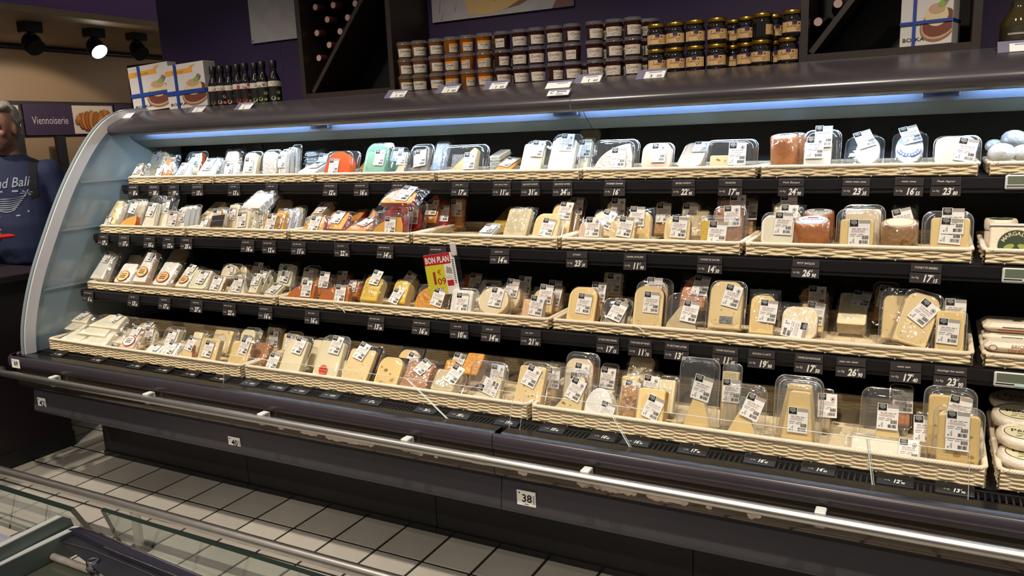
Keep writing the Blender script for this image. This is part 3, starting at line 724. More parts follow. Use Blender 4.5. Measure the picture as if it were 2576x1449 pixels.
P(1, 'b', 925, 1190, 168, .04, 24, 'clam', 'tomme', 'green', None, (.15, .5, -3), 'green herb-flecked cheese in clear tray', fit=(.86, .88, -.04, .03))
P(1, 'b', 1180, 1330, 222, .14, 30, 'clam', 'tomme', 'green', None, (.1, .65, 0), 'second green cheese half hidden')
P(1, 'b', 1260, 1380, 262, .03, 30, 'film', 'tri', 'beige', 'greyr', (0, .6, 0, .8), 'greenish rind wedge with label')
P(1, 'b', 1395, 1640, 182, .05, 20, 'clam', 'tri', 'greyr', 'greyr', (.05, .5, 8, 1, .12, .52, 4), 'grey-brown rind wedge with two labels')
P(1, 'b', 1640, 1800, 135, .16, 30, 'bag', 'slab', 'silver', None, None, 'bluish film pack standing at the back')
P(1, 'b', 1735, 2235, 188, .04, 20, 'clam', 'tri', 'yellow', 'beige', (.18, .42, 0), 'large clear tray with a pale yellow triangle', fit=(.62, .82, .0, .02), pad=(-.1, .5, .35, .4))
for k in range(3): P(1, 'b', 2240, 2380, 300-34*k, .15, 76, 'clam', 'slab', 'cream', None, None, 'flat bluish tray, %s in its stack' % ORD[k], dz=.026*k, t=.024, hmax=.13)
P(1, 'b', 2270, 2490, 345, .03, 66, 'film', 'slab', 'edamd', 'edamd', (.05, .55, -20), 'orange slab lying flat with label', t=.02)
P(1, 'c', 400, 640, 163, .04, 30, 'clam', 'slab', 'pale', None, (.12, .66, -4), 'pale slab in a tall leaning tray', fit=(.78, .8, -.06, .03))
P(1, 'c', 640, 920, 103, .04, 30, 'clam', 'slab', 'ivory', None, (.1, .7, -3), 'ivory slab in a tall shiny tray', fit=(.8, .76, 0, .02))
P(1, 'c', 930, 1040, 140, .12, 30, 'clam', 'slab', 'pale', None, (0, .6, 0), 'pale slab tray tucked behind')
P(1, 'c', 900, 1120, 60, .26, 35, 'bag', 'slab', 'beige', None, None, 'crumpled film pack high at the back', dz=.05)
P(1, 'c', 1055, 1490, 150, .04, 18, 'clam', 'quarter', 'crumbw', 'greyr', (.12, .42, 0, 1.05), 'two white wedges in a wide clear tray', fit=(.80, .80, 0, .02))
P(1, 'c', 1515, 1810, 182, .04, 22, 'clam', 'round', 'pink', 'pink', (.08, .58, 0), 'pinkish rounded slab in clear tray', fit=(.9, .9, 0, .02))
P(1, 'c', 1820, 2080, 218, .05, 62, 'clam', 'round', 'pink', None, (.2, .7, 0), 'pinkish slab lying flat', fit=(.86, .86, 0, .05))
P(1, 'c', 2095, 2590, 150, .04, 18, 'clam', 'slab', 'speck', 'tan', (.15, .5, 0, 1.1), 'golden slab in a wide shiny tray', fit=(.42, .45, -.15, .03))
P(1, 'd', 585, 930, 58, .05, 16, 'clam', 'slab', 'white', 'tan', (.05, .78, 0, 1, -.15, .52, 0), 'white cheese tray with two labels', fit=(.7, .66, -.08, .03))
P(1, 'd', 950, 1310, 122, .05, 40, 'clam', 'disc', 'white', 'white', (0, .75, 22), 'white round cheese in tilted tray', fit=(.6, .8, .1, .05))
P(1, 'd', 1370, 1700, 88, .05, 42, 'clam', 'disc', 'silver', None, (0, .78, 18), 'silver-wrapped cheese with blue lettering', fit=(.76, .8, 0, .05), extra='blueprint')
P(1, 'd', 1745, 2180, 110, .04, 18, 'clam', 'round', 'white', 'tan', (.18, .5, -12), 'white slab with brown base rind', fit=(.84, .88, -.04, .03))
# ---- second shelf
P(2, 'a', 300, 440, 712, .03, 36, 'film', 'spike', 'speck', 'cream', (-.1, .16, 0, .8), 'long cream wedge with orange flecks', t=.04)
P(2, 'a', 465, 640, 690, .05, 30, 'clam', 'quarter', 'edam', 'mimo', (.05, .66, -8), 'orange-edged golden cheese in tall tray', fit=(.86, .36, 0, .03))
P(2, 'a', 700, 840, 652, .05, 28, 'clam', 'spike', 'ivory', 'cream', (0, .52, -4), 'ivory long wedge in tall tray', fit=(.86, .7, 0, .03))
P(2, 'a', 850, 985, 652, .09, 28, 'clam', 'spike', 'ivory', None, (0, .6, 0), 'ivory wedge, its tray half empty', fit=(.8, .5, 0, .03))
P(2, 'a', 960, 1090, 805, .03, 24, 'film', 'tomme', 'pink', 'cream', (.1, .5, 0), 'pink-cream wedge at the rim')
for k in range(3): P(2, 'a', 1085+55*k, 1170+55*k, 765-8*k, .05+.03*k, 22, 'clam', 'slab', 'white', None, (0, .55, 0, .85), 'narrow white tray, %s in its row' % ORD[k])
P(2, 'a', 1290, 1420, 775, .16, 60, 'film', 'slab', 'speck', None, None, 'cream slices piled behind', t=.05)
P(2, 'a', 1300, 1420, 835, .03, 34, 'film', 'tri', 'pink', None, (.1, .3, 0, .8), 'white and pink pointed wedge')
P(2, 'a', 1440, 1600, 782, .04, 18, 'clam', 'tomme', 'edam', 'ivory', (0, .6, 0), 'golden-topped cheese in narrow tray')
P(2, 'a', 1600, 1730, 735, .09, 24, 'clam', 'slab', 'cream', None, (0, .55, 0, .85), 'cream tray standing at an angle')
P(2, 'a', 1695, 1870, 795, .03, 22, 'film', 'tomme', 'pale', 'cream', (0, .5, 6), 'pale round wedge with label')
P(2, 'a', 1850, 1950, 800, .05, 18, 'film', 'wedge', 'blue', None, None, 'blue-veined pointed wedge')
P(2, 'a', 1935, 2030, 780, .08, 20, 'clam', 'slab', 'blue', None, (0, .5, 0, .8), 'blue-veined slice tray')
P(2, 'a', 1730, 1990, 640, .06, 60, 'bag', 'slab', 'crumbw', None, None, 'white striped bag lying on top of the others', dz=.075, t=.04)
P(2, 'a', 2010, 2170, 850, .03, 20, 'film', 'slab', 'crumb', None, (.08, .5, -6), 'crumbly yellow slice with label')
for k in range(3): P(2, 'a', 2120+75*k, 2240+75*k, 800-4*k, .05+.025*k, 24, 'film', 'tomme', 'edam' if k == 0 else 'silver', None, (0, .4, -10, .7), 'film pack with golden corner, %s along' % ORD[k])
P(2, 'a', 2080, 2240, 700, .24, 40, 'bag', 'slab', 'beige', None, None, 'shadowed film pack at the back', dz=.03)
P(2, 'b', 280, 440, 830, .14, 55, 'film', 'slab', 'beige', None, (.1, .6, 0), 'thick beige slab with label behind', t=.04)
P(2, 'b', 265, 520, 962, .03, 34, 'film', 'quarter', 'edam', 'redrind', (.05, .45, -4), 'red-rinded golden half round at the rim')
P(2, 'b', 470, 720, 928, .08, 50, 'film', 'quarter', 'edam', 'redrind', (0, .6, -6), 'red-rinded half round lying back')
P(2, 'b', 660, 810, 912, .14, 62, 'film', 'quarter', 'edamd', 'redrind', None, 'third red-rinded half round lying flat')
P(2, 'b', 700, 960, 1015, .03, 66, 'film', 'quarter', 'edamd', None, (.15, .6, -18), 'golden half round lying flat with label')
P(2, 'b', 1015, 1390, 892, .03, 16, 'clam', 'quarter', 'edam', 'redrind', (.1, .42, 0), 'golden half round with red rind in clear tray', fit=(.86, .7, 0, .03))
P(2, 'b', 1100, 1420, 820, .10, 18, 'clam', 'dome', 'redrind', 'redrind', None, 'red half round in tray behind')
P(2, 'b', 1220, 1570, 785, .16, 20, 'clam', 'dome', 'redrind', 'redrind', (.2, .5, 0), 'red half round farther back')
P(2, 'b', 1060, 1470, 660, .03, 60, 'film', 'dome', 'edam', 'redrind', (.1, .55, -8, 1.3), 'golden cheese with big label lying on the pile', dz=.118, t=.026, hmax=.12)
P(2, 'b', 950, 1060, 885, .13, 30, 'film', 'dome', 'edamd', None, None, 'orange piece between the red cheeses')
P(2, 'b', 1560, 1730, 710, .22, 30, 'film', 'dome', 'edamd', 'redrind', (0, .5, 0), 'shaded orange cheese behind the red pile', dz=.02)
P(2, 'b', 1700, 1850, 760, .25, 20, 'film', 'dome', 'redrind', 'redrind', (.1, .5, 0), 'shaded red cheese in the back corner')
P(2, 'b', 1860, 2010, 725, .30, 14, 'film', 'slab', 'edamd', None, (0, .6, 0), 'dim cheese against the back panel')
P(2, 'c', 110, 320, 822, .22, 70, 'film', 'slab', 'herb', None, None, 'yellow herb-flecked block lying in the empty basket', t=.04)
P(2, 'c', -20, 130, 945, .03, 68, 'film', 'slab', 'white', None, (0, .5, 0), 'white pack at the rim of the empty basket', t=.02)
P(2, 'c', 240, 480, 788, .04, 36, 'film', 'slab', 'beige', None, None, 'beige vacuum-packed block without label', fit=(.88, .84, 0, .05))
P(2, 'c', 500, 770, 850, .03, 34, 'clam', 'tomme', 'butter', 'pale', (.08, .42, -8), 'butter-yellow rounded slab', fit=(.84, .92, 0, .02))
P(2, 'c', 650, 880, 745, .12, 32, 'clam', 'tomme', 'butter', 'tan', (.14, .7, -6), 'butter-yellow slab in the row behind')
P(2, 'c', 760, 960, 692, .20, 30, 'clam', 'tomme', 'yellow', 'tan', (.2, .7, 0), 'shaded yellow slab third in depth')
P(2, 'c', 930, 1190, 892, .03, 20, 'film', 'tomme', 'pink', 'cream', (.1, .62, 0), 'pink-ivory rounded slab')
P(2, 'c', 1050, 1290, 812, .10, 32, 'film', 'tomme', 'butter', 'tan', (.1, .6, -20), 'yellow slab leaning behind the pink one')
P(2, 'c', 1180, 1370, 692, .20, 20, 'film', 'tomme', 'yellow', 'tan', (.15, .7, 0), 'shaded yellow slab with label at the back')
P(2, 'c', 1210, 1500, 892, .03, 20, 'film', 'slab', 'yellow', 'tan', (.1, .64, -8), 'yellow slab with a crooked label')
P(2, 'c', 1370, 1640, 788, .10, 16, 'film', 'tomme', 'butter', 'pink', (-.05, .72, 0), 'yellow-pink slab standing behind')
P(2, 'c', 1730, 1990, 852, .03, 16, 'film', 'round', 'yellow', 'tan', (.08, .58, -4), 'yellow rounded slab wrapped in film', fit=(.9, .9, 0, .03))
P(2, 'c', 1870, 2120, 812, .14, 50, 'bag', 'slab', 'beige', None, None, 'crumpled film pack behind the yellow slab')
P(2, 'c', 1640, 1800, 692, .24, 14, 'film', 'tomme', 'tan', None, (.1, .6, 0), 'dim brown slab at the back')
P(2, 'c', 1880, 2080, 694, .22, 14, 'film', 'tomme', 'yellow', 'tan', (0, .6, 0), 'dim yellow slab against the back')
P(2, 'c', 2030, 2440, 855, .03, 16, 'clam', 'slab', 'herb', 'tan', (.0, .42, -3, 1.1), 'clear tray with a flecked yellow strip', fit=(.24, .78, -.26, .03))
P(2, 'c', 2170, 2480, 765, .10, 16, 'clam', 'slab', 'brown', None, (.12, .7, 3), 'brown rind slab with label behind')
P(2, 'c', 2200, 2500, 662, .20, 14, 'clam', 'slab', 'brown', None, (.2, .75, 0), 'dim brown slab against the back')
P(2, 'd', 215, 545, 792, .03, 16, 'clam', 'round', 'ivory', 'ortan', (.14, .66, -2), 'ivory slab with orange-brown base rind', fit=(.86, .84, -.02, .04))
P(2, 'd', 320, 600, 732, .12, 14, 'film', 'tomme', 'pale', 'cream', (.05, .72, 0), 'pale slab in second depth')
P(2, 'd', 310, 570, 660, .20, 14, 'film', 'tomme', 'yellow', 'tan', (.1, .8, 0), 'shaded slab with label third in depth')
P(2, 'd', 880, 1270, 760, .03, 12, 'clam', 'slab', 'butter', 'tan', (.06, .44, 0, 1.1), 'yellow slab with label in puffed clear tray', fit=(.76, .72, 0, .02))
P(2, 'd', 930, 1320, 722, .09, 12, 'clam', 'slab', 'cream', None, None, 'clear tray standing right behind the yellow slab')
P(2, 'd', 1370, 1600, 735, .14, 28, 'film', 'disc', 'tan', None, (-.02, .6, 16), 'brown round cheese with crooked label leaning back')
P(2, 'd', 1640, 2105, 780, .03, 14, 'clam', 'slab', 'butter', 'tan', (.06, .52, -4, 1.05, .09, .74, 0), 'yellow slab with doubled label', fit=(.74, .80, .05, .02))
# ---- third shelf
P(3, 'e', 490, 640, 125, .04, 38, 'film', 'spike', 'white', None, (.05, .72, -4, .9), 'long white wedge nearest the end panel', t=.04)
P(3, 'e', 690, 850, 235, .03, 44, 'film', 'slab', 'white', None, None, 'white cheese with yellow round sticker', extra='logo_y')
P(3, 'e', 880, 1030, 105, .04, 36, 'film', 'spike', 'white', 'pink', (.05, .75, -3, .9), 'long white wedge with yellow sticker', extra='logo_y', t=.04)
P(3, 'e', 1045, 1210, 215, .03, 44, 'film', 'slab', 'white', None, None, 'white cheese with orange sticker and red letters', extra='logo_o')
P(3, 'e', 1255, 1380, 265, .03, 48, 'film', 'slab', 'ivory', None, (.05, .7, -6, .9), 'ivory cheese with small orange sticker', extra='logo_o')
P(3, 'e', 1375, 1560, 295, .03, 42, 'film', 'slab', 'blue', None, (.1, .55, -4), 'white herb-edged slice with label')
P(3, 'e', 1580, 1720, 352, .03, 34, 'film', 'slab', 'blue', 'brown', (0, .5, -6), 'veined slice with brown edge')
P(3, 'e', 1690, 1860, 232, .10, 24, 'clam', 'dome', 'cream', None, (.1, .5, 0, .7), 'cream cheese tray riding on top', dz=.05)
P(3, 'e', 1860, 1950, 245, .14, 24, 'clam', 'dome', 'cream', None, None, 'second cream tray riding on top', dz=.05)
P(3, 'e', 1760, 1940, 315, .03, 24, 'clam', 'wedge', 'blue', None, (.05, .45, -4), 'blue-veined wedge in clear tray', fit=(.9, .85, 0, .02))
for k in range(3): P(3, 'e', 1945+55*k, 2040+55*k, 350-25*k, .05+.03*k, 36, 'clam', 'slab', 'blue', None, (0, .7, 0, .8), 'slanting veined cheese tray, %s along' % ORD[k])
P(3, 'e', 2200, 2370, 215, .14, 22, 'film', 'slab', 'blue', None, (.08, .5, -10), 'blue-flecked slab standing at the back', dz=.02)
P(3, 'e', 2060, 2200, 445, .03, 62, 'film', 'slab', 'blue', None, (0, .55, -6), 'flat pack with large label at the rim', t=.02)
P(3, 'e', 760, 880, 150, .20, 40, 'film', 'slab', 'cream', None, None, 'dim pack behind the white wedges')
P(3, 'e', 1130, 1290, 95, .24, 45, 'bag', 'slab', 'beige', None, None, 'dim crumpled pack at the back', dz=.03)
P(3, 'f', 165, 410, 248, .03, 26, 'film', 'quarter', 'orange', 'orange', (.2, .62, 0), 'deep orange half round at the rim', fit=(.92, .92, 0, .03))
P(3, 'f', 320, 530, 172, .11, 26, 'film', 'quarter', 'orange', 'orange', (.24, .7, 0), 'deep orange half round behind')
P(3, 'f', 440, 720, 258, .03, 22, 'film', 'quarter', 'orange', 'orange', (.2, .5, 0), 'deep orange half round with wide label', fit=(.92, .92, -.02, .03))
P(3, 'f', 620, 790, 225, .10, 30, 'film', 'quarter', 'orange', 'orange', (.1, .6, 0, .7), 'orange half round second in depth')
P(3, 'f', 780, 900, 172, .18, 30, 'film', 'quarter', 'orange', 'brown', None, 'dim orange half round at the back')
P(3, 'f', 800, 980, 195, .04, 34, 'film', 'tomme', 'herb', 'butter', (.1, .82, -8, .9), 'yellow herb-flecked half round with label on top', t=.045)
P(3, 'f', 1060, 1220, 235, .04, 34, 'film', 'tomme', 'herb', 'butter', (-.1, .3, -14, .9), 'yellow herb-flecked half round with low label', t=.045)
P(3, 'f', 1100, 1250, 185, .16, 40, 'film', 'tomme', 'herb', None, (0, .7, -20), 'shaded film pack behind the yellow ones')
P(3, 'f', 1265, 1540, 262, .03, 24, 'clam', 'dome', 'crumb', 'crumb', (.26, .5, -12), 'crumbly orange cheese in clear tray', fit=(.8, .8, -.06, .03))
P(3, 'f', 1560, 1790, 292, .03, 22, 'clam', 'slab', 'white', None, (.05, .42, 0), 'white upright slab in clear tray', fit=(.78, .86, 0, .02))
P(3, 'f', 1800, 2080, 285, .03, 26, 'clam', 'disc', 'cream', 'peach', (.1, .6, -6), 'round cream disc with label', fit=(.92, .92, 0, .03))
P(3, 'f', 1980, 2190, 238, .10, 26, 'clam', 'disc', 'cream', 'peach', (.05, .74, -4), 'round cream disc second in depth')
P(3, 'f', 2150, 2250, 202, .17, 26, 'film', 'disc', 'cream', None, (0, .7, 0), 'shaded cream disc third in depth')
P(3, 'f', 2180, 2400, 382, .03, 24, 'film', 'slab', 'peach', 'cream', (.16, .6, -6), 'peach slab at the basket corner')
P(3, 'f', 2270, 2480, 292, .10, 24, 'film', 'tomme', 'butter', 'tan', (.1, .72, -3), 'yellow slab behind the peach one')
P(3, 'f', 2390, 2540, 245, .17, 24, 'film', 'slab', 'peach', None, (.05, .7, 0), 'shaded peach slab farther back')
P(3, 'f', 1620, 1840, 152, .24, 30, 'film', 'dome', 'orange', 'brown', (.2, .6, 0), 'dim orange round behind the red sign')
P(3, 'f', 1750, 1960, 232, .16, 50, 'film', 'slab', 'white', None, (.1, .5, 0), 'shaded white slab lying behind')
P(3, 'f', 1390, 1530, 255, .13, 30, 'film', 'slab', 'edamd', None, (0, .6, -20, .8), 'shaded pack behind the crumbly orange')
P(3, 'g', 395, 640, 195, .03, 26, 'clam', 'tomme', 'butter', 'ortan', (.08, .5, -4), 'yellow rounded slab by the basket divider', fit=(.9, .92, 0, .02))
P(3, 'g', 560, 700, 162, .11, 24, 'clam', 'tomme', 'butter', 'tan', (.1, .7, 0), 'yellow slab second behind the divider')
P(3, 'g', 680, 850, 60, .24, 18, 'film', 'slab', 'beige', None, (.1, .5, 0), 'dim beige block at the back', dz=.05)
P(3, 'g', 655, 890, 285, .03, 34, 'clam', 'tri', 'greyr', 'greyr', (.12, .45, -18), 'grey rind pointed wedge with label', fit=(.8, .86, 0, .03))
P(3, 'g', 920, 1170, 150, .03, 18, 'clam', 'tomme', 'yellow', 'dark', (.1, .55, -2), 'yellow slab with black rind', fit=(.92, .86, 0, .02))
P(3, 'g', 960, 1220, 125, .08, 16, 'clam', 'tomme', 'yellow', 'dark', (.0, .78, 0), 'yellow slab with black rind behind')
P(3, 'g', 1170, 1490, 245, .03, 24, 'clam', 'wedge', 'beige', 'tan', (.14, .5, -8), 'beige wedge in puffed clear tray', fit=(.8, .62, -.05, .03))
P(3, 'g', 1270, 1520, 95, .10, 34, 'film', 'dome', 'ortan', 'pink', (.2, .62, -6), 'orange ridged disc riding behind', dz=.05)
P(3, 'g', 1500, 1800, 145, .01, 22, 'clam', 'tomme', 'yellow', 'butter', (.16, .66, -12), 'large yellow slab tray resting on the rim', fit=(.84, .92, 0, .03), pad=(.05, .2, .34, .14), dz=.022)
P(3, 'g', 1820, 2060, 225, .04, 20, 'film', 'tomme', 'butter', 'pale', (.2, .55, -4), 'plain yellow slab with hidden label')
P(3, 'h', 130, 400, 205, .01, 26, 'film', 'round', 'cream', 'ortan', (-.1, .32, -98), 'cream slab with sideways label')
P(3, 'h', 470, 690, 175, .14, 58, 'film', 'slab', 'pale', 'beige', (.2, .7, -6), 'pale slab lying in the gap', t=.05)
P(3, 'h', 800, 1050, 140, .03, 24, 'clam', 'tomme', 'yellow', 'tan', (.1, .6, -24), 'yellow rounded slab in a tilted tray', roll=14, fit=(.84, .88, 0, .03))
P(3, 'h', 740, 980, 110, .10, 18, 'clam', 'tomme', 'yellow', 'ortan', None, 'shaded yellow slab behind the tilted tray')
P(3, 'h', 1065, 1280, 235, .03, 16, 'clam', 'slab', 'butter', 'cream', (-.05, .5, -3), 'yellow slab in blue-edged tray at the corner', fit=(.8, .92, 0, .02))
P(3, 'h', 1110, 1260, 155, .10, 14, 'film', 'slab', 'beige', None, (.1, .7, 0), 'dim slab behind the corner tray')
# ---- lowest shelf
for k, (x0, x1, yt, dz, dy) in enumerate(((170, 420, 860, 0, .03), (340, 640, 880, 0, .02), (480, 800, 850, 0, .08), (170, 430, 790, .03, .10), (330, 640, 790, .03, .06), (430, 760, 735, .06, .10), (170, 480, 720, .06, .14))):
    P(4, 'e', x0, x1, yt, dy, 66, 'film', 'spike', 'ivory', None, (.1, .6, -8, .9) if k > 4 else None, 'flat ivory wedge, %s from the heap bottom' % ORD[k], dz=dz, t=.03)
P(4, 'e', 745, 900, 830, .05, 46, 'film', 'spike', 'pink', None, (.05, .66, -6, .95), 'long pale wedge with red letters at its foot', extra='logo_r')
P(4, 'e', 800, 960, 800, .16, 60, 'film', 'slab', 'speck', None, (.1, .7, -4), 'speckled slice lying behind', t=.03)
P(4, 'e', 1120, 1290, 815, .10, 30, 'clam', 'tri', 'blue', None, (.1, .55, -4), 'blue-veined wedge in rear tray')
P(4, 'e', 945, 1100, 995, .02, 58, 'film', 'slab', 'white', None, (.05, .5, -6, .9), 'white pack lying against the rim', t=.02)
P(4, 'e', 1110, 1280, 970, .02, 46, 'film', 'slab', 'white', None, (.05, .5, -8), 'white pack with label leaning on the rim')
P(4, 'e', 1300, 1440, 925, .03, 36, 'clam', 'wedge', 'yellow', 'ortan', (.1, .68, -10, .9), 'yellow wedge with orange foot', fit=(.95, .7, 0, .02))
P(4, 'e', 1480, 1660, 885, .03, 28, 'clam', 'slab', 'yellow', 'beige', (.02, .48, -4), 'greyish-yellow slab with label', fit=(.9, .8, 0, .02))
P(4, 'e', 1400, 1500, 855, .12, 30, 'clam', 'slab', 'pale', None, None, 'small clear tray behind the wedge')
P(4, 'e', 1580, 1790, 835, .16, 30, 'clam', 'slab', 'speck', None, None, 'clear tray standing in second depth')
P(4, 'e', 1745, 1960, 935, .03, 30, 'film', 'slab', 'butter', 'brown', (.15, .72, -8, .95), 'butter-yellow slab with brown side')
P(4, 'e', 1840, 2000, 822, .17, 26, 'clam', 'round', 'pale', None, (.1, .45, 0), 'pale slab with label standing behind')
P(4, 'e', 1950, 2120, 955, .08, 34, 'film', 'slab', 'brown', None, None, 'brown pack beside the divider')
P(4, 'e', 2100, 2250, 795, .26, 20, 'film', 'slab', 'beige', None, (.1, .5, 0), 'dim slab against the back')
P(4, 'f', -30, 80, 855, .03, 34, 'film', 'slab', 'yellow', None, (.1, .5, -6), 'yellow slab half hidden by the divider')
P(4, 'f', 80, 280, 712, .03, 34, 'clam', 'slab', 'pale', None, (.15, .72, -8), 'pale tall slab in leaning tray', fit=(.86, .84, 0, .02))
P(4, 'f', 370, 610, 705, .03, 30, 'clam', 'slab', 'pale', None, (.18, .76, -6), 'pale tall slab with round red sticker', fit=(.86, .82, 0, .02), extra='offre')
P(4, 'f', 330, 430, 725, .12, 32, 'clam', 'slab', 'pale', None, None, 'pale slab between two tall trays')
P(4, 'f', 660, 780, 825, .10, 34, 'film', 'slab', 'peach', None, None, 'peach pack tucked behind the red sticker')
P(4, 'f', 610, 860, 805, .03, 40, 'blacktray', 'slab', 'yellow', 'butter', (-.02, .8, -16), 'yellow slice on a black tray', fit=(.86, .84, 0, .03))
P(4, 'f', 900, 1120, 895, .03, 38, 'blacktray', 'tomme', 'emment', 'butter', None, 'holey yellow cheese on a black tray', fit=(.9, .9, 0, .03), extra='holes')
P(4, 'f', 1060, 1270, 812, .12, 36, 'blacktray', 'tomme', 'emment', 'butter', (.2, .55, -14), 'holey yellow cheese on black tray behind', extra='holes')
P(4, 'f', 1110, 1380, 945, .02, 50, 'bag', 'slab', 'brown', None, (.1, .7, -26, .9), 'brown cheese in crumpled film with two labels', t=.04)
P(4, 'f', 1400, 1640, 1030, .03, 46, 'clam', 'slab', 'beige', 'cream', (.28, .7, -20), 'beige block lying in a round-marked tray', t=.05)
P(4, 'f', 1660, 1840, 895, .14, 50, 'film', 'slab', 'crumb', 'tan', None, 'orange-brown block on the heap', dz=.03, t=.05)
P(4, 'f', 1500, 1600, 935, .12, 40, 'film', 'slab', 'crumb', None, None, 'small tan block behind', t=.05)
P(4, 'f', 1540, 1680, 860, .20, 40, 'film', 'slab', 'beige', None, (0, .6, -8), 'shaded pack with label behind the tan block')
P(4, 'f', 1700, 2030, 925, .03, 22, 'clam', 'tri', 'pale', 'cream', (.16, .42, 72), 'pale wedge with a sideways label', fit=(.86, .62, 0, .03))
P(4, 'f', 2110, 2370, 935, .03, 30, 'clam', 'slab', 'yellow', None, (.02, .66, -18), 'yellow slab with small holes by the divider', fit=(.86, .86, 0, .02), extra='holes')
P(4, 'g', 250, 560, 835, .03, 24, 'clam', 'tri', 'speck', 'brown', (.2, .55, -20), 'cream cheese with black-brown speckled foot', fit=(.8, .8, 0, .02))
P(4, 'g', 350, 620, 712, .09, 20, 'clam', 'tomme', 'cream', 'brown', (.08, .62, -4, 1, .0, .45, 0), 'cream cheese tray with doubled label behind')
P(4, 'g', 540, 810, 975, .03, 24, 'film', 'dome', 'white', 'ivory', (.26, .25, -12, .9), 'white bloomy wedge in film', t=.05)
P(4, 'g', 810, 960, 945, .06, 24, 'bag', 'slab', 'tan', 'white', None, 'brown-rinded white piece in loose film')
P(4, 'g', 810, 970, 872, .14, 22, 'film', 'slab', 'butter', None, (.15, .5, -8), 'yellow slab with label in second depth')
P(4, 'g', 850, 1080, 745, .22, 40, 'bag', 'slab', 'beige', None, None, 'dim film pack on top at the back', dz=.06)
P(4, 'g', 960, 1180, 1005, .03, 24, 'film', 'slab', 'butter', 'edam', (.12, .5, -18), 'butter-orange slab with crooked label', fit=(.95, .95, 0, .02), t=.045)
P(4, 'g', 1100, 1260, 900, .14, 24, 'clam', 'slab', 'pale', None, None, 'pale slab behind the crooked label')
P(4, 'g', 1260, 1580, 755, .03, 14, 'clam', 'wedge', 'butter', 'pale', (.14, .62, -12, 1.05), 'tall tray with a yellow wedge', fit=(.68, .58, .05, .02), pad=(-.05, .62, .28, .22))
P(4, 'g', 1600, 1760, 800, .10, 14, 'clam', 'slab', 'beige', None, (.1, .6, 0), 'dim tray beside the tall yellow wedge')
P(4, 'g', 1620, 1960, 965, .03, 18, 'clam', 'wedge', 'butter', 'pale', (.22, .62, -18), 'shining tray with a yellow block', fit=(.72, .55, 0, .02), pad=(0, .66, .3, .25))
P(4, 'h', 120, 385, 665, .03, 12, 'clam', 'spike', 'butter', 'pale', (.02, .44, 0), 'tall tray with a pale grated-looking wedge', fit=(.76, .82, 0, .02))
P(4, 'h', 100, 400, 640, .08, 12, 'clam', 'spike', 'butter', None, None, 'empty-topped tray behind the tall pale wedge')
P(4, 'h', 625, 920, 715, .12, 14, 'clam', 'wedge', 'butter', 'pale', (.08, .55, 0), 'tray with yellow wedge standing back from the rim', fit=(.6, .7, .1, .02), pad=(.05, .6, .3, .3))
P(4, 'h', 540, 1040, 1010, .03, 40, 'clam', 'slab', 'ivory', 'pale', (.28, .4, 0, .9), 'wide tray lying low at the rim', fit=(.84, .7, 0, .05))
P(4, 'h', 1060, 1380, 825, .03, 10, 'clam', 'slab', 'emment', 'butter', (-.02, .56, 0, 1, -.03, .74, 0), 'holey yellow slab with doubled label', fit=(.80, .86, 0, .02), extra='holes')
P(4, 'h', 1000, 1330, 705, .10, 10, 'clam', 'slab', 'emment', 'butter', (.16, .72, -8), 'holey yellow slab in second depth', extra='holes')

